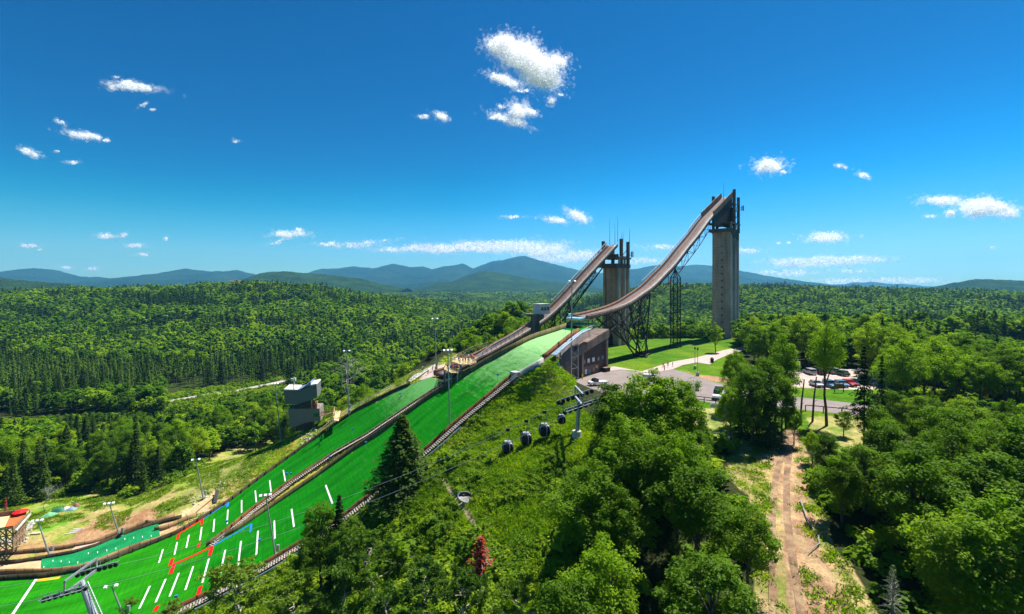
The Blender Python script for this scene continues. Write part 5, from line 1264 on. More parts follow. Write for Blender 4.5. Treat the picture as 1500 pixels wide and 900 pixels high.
# ------------------------------------------------------------------ light poles
def pole(bx, by, tx, ty, label, Yb=None, arms=1, r=.20, lean=True, col='steel'):
    b = W(bx, by, Yb) if Yb else (GH(bx, by)); t = W(tx, ty, b.y)
    rt = empty('light_pole', b, label, 'light pole'); mb = MB(); mb.tube(b-UP*1.2, t, r, r*.55, 8); mb.build('mast', M[col], rt)
    mb = MB(); mb.tube(b-UP*.6, b+UP*.5, r*2.2, r*2.2, 8); mb.box(b+Vector((.35, -.1, 1.2)), .5, .4, 1.1); mb.build('control_box', M['steel'], rt)
    mb = MB(); ax = Vector((1, .35, 0)).normalized(); mb.beam(t-ax*.85, t+ax*.85, .12); mb.build('crossarm', M['steel'], rt)
    for s in ((-.85, 0, .85) if arms == 1 else (-.8, .8)):
        mb = MB(); q = t+ax*s; d_ = Vector((.2, -.7, -.45)).normalized(); mb.beam(q-d_*.12, q+d_*.34, .46, .3); mb.beam(q, q+UP*.15, .12); mb.build('floodlight', M['lamp'], rt)
    return rt
pole(178,787,160,737, 'floodlight pole beside the small curved landing lane at the lower left', arms=1)
pole(75,814,55,762, 'floodlight pole left of the pale dirt patch near the orange deck')
pole(299,731,287,673, 'floodlight pole at the bottom of the stony bank above the small green hill', arms=2)
pole(405,815,389,725, 'tall floodlight pole at the camera-side wall of the large hill among the distance lines', arms=1)
pole(186,905,163,858, 'floodlight pole at the bottom edge rising over the green outrun', arms=2)
pole(413,655,403,562, 'blue-grey floodlight pole directly left of the judges tower', col='steel_blue', Yb=158)
pole(511.5,603,508,514, 'slender floodlight pole between the judges tower and the white leafless tree', arms=2, Yb=150)
pole(639,540,637,467, 'floodlight pole beyond the path at the top of the small hill', arms=2, Yb=150)
pole(659.5,640,656,513, 'floodlight pole with blue heads at the wall of the large hill near the viewing platform', Yb=107)
pole(836,566,838,412, 'tallest slim pole in front of the take-off building', arms=2, Yb=126, r=.24)
for bx, ty, t, Yb in [(1022, 513, 'nearer path lamp on the lawn island', 139), (1018, 512, 'farther path lamp beside the footpath', 150)]:
    b = ZP(bx, 415+27*700/Yb, -27); rt = empty('path_lamp', b, t, 'lamp'); mb = MB(); tt = W(bx, ty, b.y); mb.tube(b, tt, .1, .07, 6); mb.build('mast', M['steel'], rt)
    mb = MB(); mb.box(b, .7, .7, 1.1); mb.build('base', M['concrete_light'], rt); mb = MB(); mb.tube(tt, tt+UP*.7, .28, .2, 8); mb.build('lantern', M['dark'], rt)
# small marker posts with blue sprinkler heads on the matting
for i, (a, b) in enumerate([(828,487),(729,556),(586,582),(516,634),(536,655),(483,676),(426,700),(420,700),(332,771),(380,800),(258,884)]):
    p = GH(a, b+3); rt = empty('sprinkler', p, 'blue-headed sprinkler post ' + ['topmost near the pale knoll', 'right of the middle of the large hill wall', 'highest beside the small hill', 'second down beside the small hill', 'in the strip between the hills', 'lower in the strip between the hills', 'at the end of the upper distance lines', 'just left of its neighbour by the upper distance lines', 'beside the blue zone line', 'on the large hill among the lower distance lines', 'lowest, at the end of the lower steps'][i], 'sprinkler')
    mb = MB(); mb.tube(p-UP*.3, p+UP*1.5, .05, n=5); mb.build('post', M['steel'], rt); mb = MB(); mb.box(p+UP*1.5, .5, .3, .35, .4); mb.build('head', M['blue'], rt)

# ------------------------------------------------------------------ judges tower
jt = empty('judges_tower', W(448, 628, 156), 'grey two-tier judges tower with blue slanted roof on the grass bank by the small hill', 'judges tower')
jY = 156; jg = mat('grey_siding', (.12, .13, .14), .8, .15, 1.5, stretch=(1, 1, 12)); jb = mat('grey_siding_lower', (.19, .17, .155), .8, .15, 1.5, stretch=(1, 1, 12))
dep = Vector((-1.5, 7, 0))
def J(a, b): return W(400+a/9, 540+b/9, jY)
mb = MB(); mb.prism([J(*q) for q in [(145,290),(362,285),(490,235),(573,208),(582,382),(500,415),(375,468),(158,470)]][::-1], dep); mb.build('upper_tier', jg, jt)
mb = MB(); mb.prism([J(*q) for q in [(200,535),(612,528),(625,690),(430,712),(300,765),(215,775)]][::-1], dep); mb.build('lower_tier', jb, jt)
mb = MB(); mb.prism([J(*q) for q in [(330,470),(490,420),(500,530),(330,532)]][::-1], dep*.7); mb.prism([J(*q) for q in [(300,765),(430,712),(500,708),(495,800),(300,830)]][::-1], dep); mb.build('dark_core', M['dark'], jt)
mb = MB(); a, b, c = J(362, 284)-UP*0, J(490, 232), J(573, 206)
mb.prism([J(300, 290)+UP*.1, J(362, 280)+UP*.1, J(497, 170), J(497, 222)][::-1], dep*.9); mb.build('solar_roof', mat('blue_roof_sheet', (.18, .26, .42), .35, .15, .5, metal=.3), jt)
mb = MB(); mb.prism([J(140,292), J(362,288), J(362,278), J(145,272)][::-1], dep*1.04-Vector((0, .3, 0))); mb.prism([J(490,232), J(576,212), J(574,200), J(490,214)][::-1], dep*1.04); mb.build('roof_edge', M['rail'], jt)
mb = MB(); mb.prism([J(*q)-Vector((0, .1, 0)) for q in [(535,595),(608,588),(612,632),(540,640)]][::-1], Vector((0, .5, 0))); mb.build('window', M['glass'], jt)
mb = MB(); mb.prism([J(*q) for q in [(520,445),(560,445),(560,525),(520,525)]][::-1], Vector((0, 1, 0))); mb.build('door', mat('red_door', (.3, .05, .03), .7), jt)
mb = MB()
for q in [(505,415),(575,430)]: mb.beam(J(*q)+Vector((0, .3, 0)), J(q[0], 530)+Vector((0, .3, 0)), .3)
mb.build('frame_posts', M['boards_tan'], jt)
mb = MB()
for i in range(0, 11):
    a = J(200+41*i, 533)+UP*0; mb.beam(a, a+UP*1.1, .07)
mb.beam(J(200,535)+UP*1.1, J(612,528)+UP*1.1, .08); mb.build('railing', M['steel_dark'], jt)
mb = MB(); q = J(275, 290); mb.tube(q, q+UP*3.6, .18, n=6); mb.box(q+Vector((-.6, 0, 3.0)), .7, .5, .9, .3); mb.box(q+Vector((.3, 0, 3.2)), .7, .5, .9, -.3); mb.build('floodlight_post', M['rail'], jt)
bp_ = empty('plank_bridge', J(620, 640), 'short wooden footbridge from the grass bank to the judges tower', 'footbridge')
mb = MB(); a, b = J(622, 620), J(820, 575); mb.beam(a, b, 1.6, .15); mb.build('deck', M['rust'], bp_); mb = MB()
for s in (-.7, .7):
    for h in (.6, 1.1): mb.beam(a+Vector((0, s, h)), b+Vector((0, s, h)), .08)
    for k in range(7): p = a.lerp(b, k/6)+Vector((0, s, 0)); mb.beam(p, p+UP*1.1, .08)
mb.build('railing', M['rust'], bp_)
# small timber landing with steps near it
lt = empty('timber_landing', W(492, 615, 148), 'new timber landing at the edge of the small hill below the white leafless tree', 'landing')
mb = MB(); mb.prism([W(489,617,146), W(496,618,146), W(499,603,152), W(491,603,152)][::-1], UP*.25); mb.build('ramp', M['boards_tan'], lt)
mb = MB()
for a, b in (((488,617,146),(490,602,152)),((478,624,145),(488,615,147))):
    A, B = W(*a), W(*b)
    for k in range(5): p = A.lerp(B, k/4); mb.beam(p-UP*1.5, p+UP*1.2, .12)
    mb.beam(A+UP*1.2, B+UP*1.2, .1); mb.beam(A+UP*.6, B+UP*.6, .1)
mb.build('railing', M['boards_tan'], lt)

# ------------------------------------------------------------------ viewing platform, path and fences at the top of the small hill
vp = empty('viewing_platform', W(640, 550, 134), 'two-level timber viewing platform crowded with spectators beside the knoll of the small hill', 'viewing platform')
def V4(a, b, Y): return W(590+a/11.25, 500+b/11.25, Y)
PLU = [V4(808,352,136), V4(960,405,131), V4(1110,385,131), V4(1215,325,135), V4(1150,290,141), V4(900,320,143)]
PLL = [V4(682,480,134), V4(800,530,129), V4(900,520,129), V4(985,465,133), V4(900,440,139), V4(700,440,140)]
for nm, PL in (('upper_deck', PLU), ('lower_deck', PLL)):
    z = sum(p.z for p in PL)/len(PL); mb = MB(); mb.prism([Vector((p.x, p.y, z)) for p in PL][::-1], UP*.25); mb.build(nm, M['boards_tan'], vp)
    mb = MB()
    for a, b in zip(PL, PL[1:]+PL[:1]):
        a = Vector((a.x, a.y, z)); b = Vector((b.x, b.y, z)); mb.beam(a+UP*1.2, b+UP*1.2, .1)
        for k in range(7): p = a.lerp(b, k/6); mb.beam(p+UP*.2, p+UP*1.2, .07)
        for h in (.55, .85): mb.beam(a+UP*h, b+UP*h, .04)
    mb.build(nm.split('_')[0]+'_railing', M['boards_tan'], vp)
    mb = MB()
    for a in PL: mb.beam(Vector((a.x, a.y, z-5)), Vector((a.x, a.y, z)), .25)
    mb.beam(Vector((PL[0].x, PL[0].y, z-4)), Vector((PL[1].x, PL[1].y, z-.3)), .2); mb.build(nm.split('_')[0]+'_posts', M['steel_blue'], vp)
zU = sum(p.z for p in PLU)/6+.25; zL = sum(p.z for p in PLL)/6+.25
def path_sheet(name, pix_pts, m, lift=.10):
    P = [G(*q) for q in pix_pts]; c = sum(P, Vector())/len(P); mb = MB(); n = len(P); ring = 6
    R_ = [[(c.lerp(p, k/ring)) for p in P] for k in range(1, ring+1)]
    for r in R_:
        for p in r: p.z = gz1(p.x, p.y)+lift
    c.z = gz1(c.x, c.y)+lift
    for i in range(n): mb.add([c, R_[0][i], R_[0][(i+1) % n]], [(0, 1, 2)])
    for k in range(ring-1):
        for i in range(n): mb.quad(R_[k][i], R_[k+1][i], R_[k+1][(i+1) % n], R_[k][(i+1) % n])
    o = mb.build(name, m); o['kind'] = 'structure'; return o
path_sheet('footpath', [(613,559),(622,549),(632,541),(650,535),(655,540),(651,549),(640,552),(625,559)], M['pathpink'], .35)
path_sheet('footpath', [(597,560),(605,551),(622,543),(640,534),(641,537),(624,546),(611,555),(603,561)], M['stone'], .35)
def rail_fence(pts, h, label, m, step=2.2, nrail=3, nm='rail_fence'):
    L = resample(pts, step); rt = empty(nm, L[0], label, 'fence'); mb = MB()
    for p in L: mb.beam(p-UP*.5, p+UP*h, .14)
    o = mb.build('posts', m, rt); mb = MB()
    for a, b in zip(L, L[1:]):
        for k in range(nrail): mb.beam(a+UP*h*(k+1)/nrail, b+UP*h*(k+1)/nrail, .1, .16)
    mb.build('rails', m, rt)
    for c in rt.children: c['kind'] = 'stuff'
    return rt
rail_fence([W(596,562,150), W(604,552,150), W(616,544,149), W(630,538,148), W(646,531,147)], 1.3, 'tan rail fence curving round the grass at the top of the small hill', M['boards_tan'])
rail_fence([W(700,527,148), W(722,511,153), W(745,499,158), W(765,486,163)], 1.4, 'pale railing on the far side of the middle ramp above the knoll', M['rail'])
rail_fence([W(660,530,146), W(690,515,149), W(715,508,152)], 1.3, 'timber fence running from the viewing platform up beside the middle ramp', M['boards_tan'])
rail_fence([G(468, 636)+UP*.2, G(500, 610)+UP*.2, G(540, 588)+UP*.2, G(572, 570)+UP*.2], 1.1, 'wire-and-post fence along the grass bank above the small hill', M['rail'], 2.5, 2)
rail_fence([ZP(1015, 588, -26.9), ZP(1042, 591, -26.9), ZP(1068, 594, -26.9), ZP(1090, 600, -26.9)], 1.2, 'black pipe fence between the driveway and the rough grass by the white van', M['dark'], 2.4, 2)
rail_fence([ZP(1180, 602, -26.9), ZP(1225, 606, -26.9), ZP(1275, 612, -26.9)], 1.2, 'dark post fence along the road below the parking lot', M['dark'], 3.2, 1)
mb = MB(); q = [G(*a) for a in [(560,584),(585,570),(603,560)]]
mb.path([a+UP*1.0 for a in q], .06, n=5)
for a in q: mb.beam(a, a+UP*1, .07)
tag(mb.build('handrail', M['rail']), 'low white handrail on the gravel path above the small hill', 'handrail')
path_sheet('gravel_path', [(506,611),(540,594),(570,578),(592,566),(597,569),(575,583),(545,600),(512,618)], mat('red_gravel', (.36, .22, .15), 1, .2, 1), .25)

# ------------------------------------------------------------------ people
def person_mesh(seed, shirt, pants, pose):
    v = [(0, 0, .95), (0, 0, 1.18), (0, 0, 1.42), (0, 0, 1.52), (0, .01, 1.66),
         (.10, 0, .90), (.11, .02+pose*.12, .50), (.11, pose*.22-.03, .07), (.11, pose*.22+.12, .04),
         (-.10, 0, .90), (-.11, .02-pose*.06, .50), (-.11, -pose*.22-.03, .07), (-.11, -pose*.22+.12, .04),
         (.19, 0, 1.40), (.25, .02, 1.14), (.24, .16+pose*.1, .95), (.24, .24+pose*.1, .93),
         (-.19, 0, 1.40), (-.25, .02, 1.14), (-.24, .10-pose*.1, .92), (-.24, .17-pose*.1, .88)]
    e = [(0, 1), (1, 2), (2, 3), (3, 4), (0, 5), (5, 6), (6, 7), (7, 8), (0, 9), (9, 10), (10, 11), (11, 12), (2, 13), (13, 14), (14, 15), (15, 16), (2, 17), (17, 18), (18, 19), (19, 20)]
    r = [.15, .14, .17, .06, .105, .10, .07, .045, .045, .10, .07, .045, .045, .07, .05, .035, .03, .07, .05, .035, .03]
    me = bpy.data.meshes.new('t'); me.from_pydata(v, e, []); o = bpy.data.objects.new('t', me); COL.objects.link(o)
    sk = o.modifiers.new('s', 'SKIN'); 
    for i, q in enumerate(me.skin_vertices[0].data): q.radius = (r[i], r[i]*.8); q.use_root = (i == 0)
    ss = o.modifiers.new('u', 'SUBSURF'); ss.levels = 1; ss.render_levels = 1
    bpy.context.view_layer.update(); dg = bpy.context.evaluated_depsgraph_get(); m2 = bpy.data.meshes.new_from_object(o.evaluated_get(dg)); bpy.data.objects.remove(o)
    m2.materials.clear()
    for k in ('skin', shirt, pants, 'hair'): m2.materials.append(M[k])
    for p in m2.polygons:
        c = p.center; p.use_smooth = True
        if c.z > 1.50: p.material_index = 3 if (c.z > 1.70 or (c.y < -.02 and c.z > 1.58)) else 0
        elif c.z > .95 and not (abs(c.x) > .18 and c.z < 1.1 or c.y > .14): p.material_index = 1
        elif c.z > .10 and abs(c.x) < .22 and c.y < .3: p.material_index = 2 if c.z > (.5 if seed % 2 else .15) else 0
    return m2
PMESH = {}
def person(p, shirt, pants, rz, label, group=None, h=1.0):
    key = (shirt, pants); 
    if key not in PMESH: PMESH[key] = person_mesh(len(PMESH), shirt, pants, .5 if len(PMESH) % 3 == 0 else .1)
    o = link('person', PMESH[key]); o.location = p; o.rotation_euler = (0, 0, rz); o.scale = (h, h, h); tag(o, label, 'person', group); return o
shirts = ['shirt_blue', 'shirt_white', 'shirt_grey', 'shirt_red', 'shirt_teal', 'shirt_pink']; pn = ['pants_navy', 'pants_khaki']
cU = sum(PLU, Vector())/6; cL = sum(PLL, Vector())/6; rr_ = random.Random(3)
for i in range(15):
    k = (i+.5)/15*5; a, b = PLU[int(k)], PLU[(int(k)+1) % 6]; p = a.lerp(b, k % 1).lerp(cU, rr_.uniform(.08, .35)); p = Vector((p.x, p.y, zU))
    person(p, shirts[(i*5+1) % 6], pn[i % 2], rr_.uniform(0, 6.28), 'spectator standing on the upper deck of the timber viewing platform', 'spectators on the upper deck', rr_.uniform(.95, 1.08))
for i in range(6):
    k = (i+.5)/6*3; a, b = PLL[int(k)], PLL[(int(k)+1) % 6]; p = a.lerp(b, k % 1).lerp(cL, rr_.uniform(.1, .4)); p = Vector((p.x, p.y, zL))
    person(p, shirts[(i*3+3) % 6], pn[(i+1) % 2], rr_.uniform(0, 6.28), 'spectator on the lower deck of the timber viewing platform', 'spectators on the lower deck')
for i, (a, b, s, t) in enumerate([(627, 551, 'shirt_grey', 'person in dark clothes on the hilltop path, nearest the green matting'), (633.5, 545, 'shirt_grey', 'person on the path left of the viewing platform, middle one of three'), (640, 543, 'shirt_red', 'person on the path closest to the viewing platform'), (619, 545, 'shirt_white', 'person by the curved fence at the top of the small hill')]):
    p = G(a, b); p.z += .3; person(p, s, 'pants_navy', i*1.3, t)
for a, b, s, pp, t in [(971.5, 539, 'shirt_pink', 'pants_navy', 'person in a pink top walking on the path by the lawn'), (978.5, 538, 'shirt_grey', 'pants_navy', 'person in dark grey on the path behind the pink top'), (985.5, 537.5, 'shirt_blue', 'pants_khaki', 'person standing farthest right on the path by the lawn'), (973.5, 543, 'shirt_red', 'pants_navy', 'person in red bending at the grass edge of the path')]:
    p = ZP(a, b, -26.95); person(p, s, pp, 2+a, t, h=1.05)
p = J(265, 533)+Vector((0, .8, 0)); person(p, 'shirt_green', 'pants_navy', 3, 'person in a bright green vest on the judges tower balcony')
p = J(315, 533)+Vector((0, .8, 0)); person(p, 'shirt_grey', 'pants_navy', 3, 'person in dark clothes on the judges tower balcony')
# ------------------------------------------------------------------ vehicles
def vehicle(p, rz, L, Wd, prof, cabin, body, label, cat, name, wheel=.34, glassline=None):
    rt = empty(name, p, label, cat, rz=rz); 
    def side(pts, w, m, nm, z0=0):
        mb = LB(); n = len(pts); prism = [Vector((x, -w/2, z)) for x, z in pts]; mb.prism(prism[::-1], (0, w, 0)); o = mb.build(nm, m, rt)
        bv = o.modifiers.new('b', 'BEVEL'); bv.width = .09; bv.segments = 2; bv.limit_method = 'ANGLE'; return o
    side(prof, Wd, M[body], 'body')
    side(cabin, Wd*.90, M['glass'], 'windows')
    xs_ = sorted(q[0] for q in cabin); zt = max(q[1] for q in cabin); top = [q for q in cabin if q[1] > zt-.05]; x0, x1 = min(q[0] for q in top), max(q[0] for q in top)
    mb = LB(); mb.prism([Vector((x0-.1, -Wd*.47, zt-.06)), Vector((x1+.16, -Wd*.47, zt-.06)), Vector((x1+.16, Wd*.47, zt-.06)), Vector((x0-.1, Wd*.47, zt-.06))], (0, 0, .14)); mb.build('roof', M[body], rt)
    mb = LB()
    for k in range(1, 4):
        xx = lerp(x0, x1, k/4); 
        for s in (-1, 1): mb.box(Vector((xx, s*Wd*.445, min(q[1] for q in cabin))), .08, .05, zt-min(q[1] for q in cabin))
    mb.build('pillars', M[body], rt)
    for x in (-L*.31, L*.31):
        for s in (-1, 1):
            mb = LB(); mb.tube((x, s*(Wd/2-.2), wheel), (x, s*(Wd/2+.02), wheel), wheel, n=14); w_ = mb.build('wheel', M['black'], rt)
            mb = LB(); mb.tube((x, s*(Wd/2+.0), wheel), (x, s*(Wd/2+.04), wheel), wheel*.55, n=10); mb.build('rim', M['steel'], w_)
    for s in (-1, 1):
        mb = LB(); mb.box(Vector((L/2-.03, s*Wd*.36, .62)), .1, .34, .18); mb.build('headlight', M['lamp'], rt)
        mb = LB(); mb.box(Vector((-L/2+.03, s*Wd*.38, .75)), .1, .2, .25); mb.build('taillight', M['red'], rt)
    mb = LB(); mb.box(Vector((L/2+.0, 0, .35)), .14, Wd*.9, .2); mb.build('bumper', M['dark'], rt)
    return rt
def sedan(p, rz, body, label, suv=False):
    h = .25 if suv else 0
    vehicle(p, rz, 4.5, 1.85, [(-2.25, .3), (2.25, .3), (2.27, .65), (2.1, .85), (1.1, .98), (-2.1, 1.0+h), (-2.27, .7)], [(1.05, .95), (.35, 1.42+h), (-1.4-h*2, 1.45+h), (-2.05, .98)], body, label, 'car', 'parked_car')
def van_(p, rz, body, label, L=5.8, name='passenger_van'):
    vehicle(p, rz, L, 2.05, [(-L/2, .35), (L/2, .35), (L/2+.02, .9), (L/2-.25, 1.1), (L/2-1.0, 1.2), (-L/2+.05, 1.25)], [(L/2-1.0, 1.18), (L/2-1.7, 2.1), (-L/2+.12, 2.15), (-L/2+.02, 1.2)], body, label, 'van', name, .38)
VP_ = [(1054, 586, 'van')]
van_(ZP(1052, 583, -26.95), R(-118), 'car_white', 'white passenger van parked at the drive edge by the black pipe fence')
for a, b, c, rz, t, s in [(1196, 566, 'car_silver', -95, 'silver car in the front row left of the tall maple trunk', 0), (1216, 567, 'car_blue', -92, 'blue-grey SUV in the front row just right of the tall maple trunk', 1), (1232, 566, 'car_blue', -95, 'blue car behind the brown notice board in the front row', 0), (1244, 565, 'car_red', -90, 'red car at the right end of the front row', 0),
                        (1186, 548, 'car_silver', 88, 'pale car at the left end of the back row', 1), (1201, 548, 'car_black', 90, 'dark car second from the left in the back row', 1), (1218, 547, 'car_silver', 92, 'grey car third from the left in the back row', 1), (1233, 550, 'car_green', 95, 'dark green car at the right end of the back row', 0),
                        (1262, 548, 'car_white', 90, 'white car half hidden behind the ragged conifers', 0), (1287, 560, 'car_blue', 80, 'blue car behind the second ragged conifer', 0), (1308, 552, 'car_silver', 80, 'silver car in the rightmost part of the lot behind trees', 1)]:
    sedan(ZP(a, b, -26.93), R(rz), c, t, s)
sedan(ZP(945, 556, -26.93), R(165), 'car_white', 'white car on the driveway behind the leafy treetops')
# flatbed work truck and stack of grey parts near the building
ft = ZP(876, 564, -26.9)
vehicle(ft, R(200), 5.2, 2.0, [(-2.6, .5), (2.6, .5), (2.6, 1.0), (1.9, 1.1), (1.9, 1.05), (-2.6, .95)], [(1.75, 1.05), (1.3, 1.75), (.3, 1.8), (.15, 1.0)], 'car_white', 'white pickup truck parked below the take-off building', 'truck', 'pickup_truck')
# blue portable cabin behind the fence, sign boards, bench, bin
bx_ = empty('portable_toilet', ZP(1064, 603, -26.9), 'blue upright cabin beside the dark spruce near the van', 'cabin'); q = ZP(1064, 603, -26.9)
mb = MB(); mb.box(q, 1.6, 1.6, 2.3, .3); mb.build('body', M['shirt_blue'], bx_); mb = MB(); mb.box(q+UP*2.3, 1.75, 1.75, .2, .3); mb.build('roof', M['steel'], bx_); mb = MB(); mb.box(q+Vector((.1, -.83, .2)), .8, .06, 1.8, .3); mb.build('door', M['dark'], bx_)
sg_ = empty('sign_board', ZP(1048, 603, -26.9), 'white sign board on a post in the rough grass below the white van', 'sign'); q = ZP(1048, 605, -26.9); mb = MB(); mb.beam(q, q+UP*1.7, .14); mb.build('post', M['dark'], sg_); mb = MB(); mb.box(q+UP*1.1+Vector((0, -.1, 0)), 2.2, .12, .75); mb.build('panel', M['white'], sg_)
kb_ = empty('kiosk_board', ZP(1229, 574, -26.9), 'brown notice board with posts at the front of the parking lot', 'notice board'); q = ZP(1229, 575, -26.9); mb = MB(); mb.box(q+UP*.9, 2.4, .2, 1.2); mb.build('panel', M['rust'], kb_); mb = MB(); mb.beam(q-Vector((1.1, 0, 0)), q+Vector((-1.1, 0, 2.3)), .14); mb.beam(q+Vector((1.1, 0, 0)), q+Vector((1.1, 0, 2.3)), .14); mb.build('posts', M['dark'], kb_)
sp_ = empty('sign_board', ZP(1169, 552, -26.9), 'small white sign with a dark symbol among the trees left of the parking lot', 'sign'); q = ZP(1169.5, 546, -26.9); mb = MB(); mb.beam(q, q+UP*3, .12); mb.build('post', M['dark'], sp_); mb = MB(); mb.box(q+UP*1.8, 1.1, .1, 1.5); pnl = mb.build('panel', M['white'], sp_); mb = MB(); mb.box(q+UP*2.1-Vector((0, .08, 0)), .5, .06, .8); mb.build('symbol', M['dark'], pnl)
tb = empty('rubbish_bin', ZP(1043, 531, -26.9), 'dark bin standing in tree shade beside the footpath', 'bin'); q = ZP(1043, 531, -26.9); mb = MB(); mb.tube(q, q+UP*1.3, .55, .6, 12); mb.build('body', M['dark'], tb); mb = MB(); mb.tube(q+UP*1.3, q+UP*1.7, .62, .2, 12); mb.build('lid', M['dark'], tb)
cr = empty('equipment_crate', ZP(888, 543.5, -26.9), 'brown crate by the right corner of the take-off building', 'crate'); q = ZP(888, 544, -26.9); mb = MB(); mb.box(q, 2.2, 1.4, 1.1, .7); mb.build('box', M['dark'], cr); mb = MB(); mb.box(q+UP*1.1, 2.4, 1.6, .12, .7); mb.build('lid', M['rust'], cr)

# ------------------------------------------------------------------ gondola lift
g1 = G(845, 641); gt = empty('lift_tower', g1, 'grey lattice-headed gondola tower standing on the bushy slope below the drive', 'lift tower')
TT = W(848, 588, g1.y)
mb = MB(); mb.tube(g1-UP*.5, TT, .4, .32, 12); mb.build('mast', M['steel'], gt)
mb = MB(); mb.tube(g1-UP*.6, g1+UP*1.2, .95, .8, 12); mb.build('foundation', M['concrete_light'], gt)
ld = (W(848, 588, 86)-W(118, 845, 80)); ld.z = 0; ld.normalize(); lp_ = Vector((-ld.y, ld.x, 0))      # along and across the line
if lp_.y < 0: lp_ = -lp_
def lift_head(T, root, up_slope):
    mb = MB(); hw = 3.3; mb.beam(T-lp_*hw, T+lp_*hw, .34, .4)
    for s in (-1, 1): mb.beam(T+lp_*s*hw*.98, T+lp_*s*hw*.98+UP*2.0, .22); 
    mb.beam(T-lp_*hw+UP*2.0, T+lp_*hw+UP*2.0, .3); mb.build('crossarm', M['steel'], root)
    for s in (-1, 1):
        c = T+lp_*s*hw; dv = (ld+UP*up_slope).normalized(); mb = MB()
        mb.beam(c-dv*3.3+UP*.35, c+dv*3.3+UP*.35, .18, .26); mb.beam(c-dv*3.2+lp_*.7*s+UP*.2, c+dv*3.2+lp_*.7*s+UP*.2, .3, .05)
        for k in range(5): q = c+dv*(-3.4+k*1.7)+UP*.3; mb.beam(q, q+lp_*.8*s, .06); mb.beam(q+lp_*.8*s, q+lp_*.8*s+UP*1.0, .05)
        mb.beam(c-dv*3.4+lp_*.8*s+UP*1.2, c+dv*3.4+lp_*.8*s+UP*1.2, .06); tr = mb.build('sheave_train', M['steel'], root)
        for k in range(8):
            q = c+dv*(-3.3+k*.94)-UP*.05; mb = MB(); mb.tube(q-lp_*.12, q+lp_*.12, .38, n=12); mb.build('sheave', M['black'], tr)
lift_head(TT, gt, .32)
g2b = W(146, 905, 79); g2t = W(119, 852, 81)
gt2 = empty('lift_tower', g2b, 'white-grey gondola tower with black wheels leaning over the green outrun at the bottom left', 'lift tower')
mb = MB(); mb.tube(g2b-UP*2, g2t, .62, .45, 12); mb.build('mast', M['steel'], gt2); lift_head(g2t, gt2, .25)
mb = MB(); 
for s in (-.5, .5): mb.beam(g2b+Vector((s+.6, 0, -1)), g2t+Vector((s+.6, 0, 0)), .07)
for k in range(14): q = g2b.lerp(g2t, k/14); mb.beam(q+Vector((.1, 0, 0)), q+Vector((1.1, 0, 0)), .06)
mb.build('ladder', M['steel'], gt2)
def sag(a, b, s, n=40): return [a.lerp(b, k/n)-UP*s*4*(k/n)*(1-k/n) for k in range(n+1)]
CAB = {}
for s, nm in ((1, 'far'), (-1, 'near')):
    a, b = TT+lp_*s*3.3, g2t+lp_*s*3.3; L = sag(a, b, 3.2); CAB[s] = L
    mb = MB(); mb.path(L, .035, n=5); mb.path(sag(a, a+ld*26-UP*5.5, .3, 8), .035, n=5); mb.path(sag(b, b-ld*60-UP*6, 1, 14), .035, n=5)
    tag(mb.build('haul_rope', M['steel']), 'steel gondola cable on the %s side of the line' % ('farther' if s > 0 else 'nearer'), 'cable')
def cabin(px, label, s=1, scale=.92, open_=False):
    L = CAB[s]; g = min((L[i].lerp(L[i+1], t/10) for i in range(len(L)-1) for t in range(10)), key=lambda q: abs(pix(*q)[0]-px))
    rt = empty('gondola_cabin', g, label, 'gondola'); R0 = 1.25*scale; c = g-UP*(2.0+R0)
    N_ = [(-.98, .62), (-.8, .86), (-.35, 1.0), (.15, 1.0), (.6, .82), (.85, .5)]; rings = []
    def ring(z, r, bx=1.0): 
        out = []
        for k in range(24):
            t = 2*math.pi*k/24; cx_, cy_ = math.cos(t), math.sin(t); f = 1/max(abs(cx_)**4+abs(cy_)**4, 1e-6)**.25
            out.append(c+ld*(cx_*f*r*R0*.95)+lp_*(cy_*f*r*R0*.9)+UP*z*R0)
        return out
    vs = []; fs = []
    for z, r in N_: vs += ring(z, r)
    for j in range(len(N_)-1):
        for k in range(24): fs.append((24*j+k, 24*j+(k+1) % 24, 24*j+24+(k+1) % 24, 24*j+24+k))
    fs += [tuple(range(24))[::-1], tuple(range(24*(len(N_)-1), 24*len(N_)))]
    mb = MB(); mb.add(vs, fs); o = mb.build('shell', M['cabin_glass'], rt, True)
    mb = MB()
    for k in (3, 9, 15, 21): mb.path([vs[24*j+k]+(vs[24*j+k]-c)*.015 for j in range(len(N_))], .045*scale, n=5)
    for k in (19, 6): mb.path([vs[24*j+k]+(vs[24*j+k]-c)*.02 for j in range(len(N_))], .085*scale, n=5)
    mb.path([p+(p-c)*.015 for p in vs[0:24]]+[vs[0]], .07, n=5); mb.path([p+(p-c)*.015 for p in vs[-24:]]+[vs[-24]], .09, n=5); mb.build('frame', M['steel'], rt)
    mb = MB(); mb.prism([q+UP*.0 for q in ring(.86, .45)][::3], UP*.12); mb.build('roof', M['steel'], rt)
    mb = MB(); mb.path([g, g-UP*.5+ld*.35, g-UP*1.2+ld*.35, c+UP*R0*.9], .08, n=6); mb.build('hanger', M['steel'], rt)
    mb = MB(); mb.box(g-UP*.22, .7, .35, .5, math.atan2(ld.y, ld.x)); mb.build('grip', M['steel_dark'], rt)
cabin(744, 'dark glazed gondola cabin, lowest of the three hanging in a row'); cabin(771, 'dark glazed gondola cabin in the middle of the three in a row'); cabin(797, 'dark glazed gondola cabin highest of the three in a row'); cabin(823, 'dark cabin hanging right under the sheaves of the upper gondola tower', scale=.65)

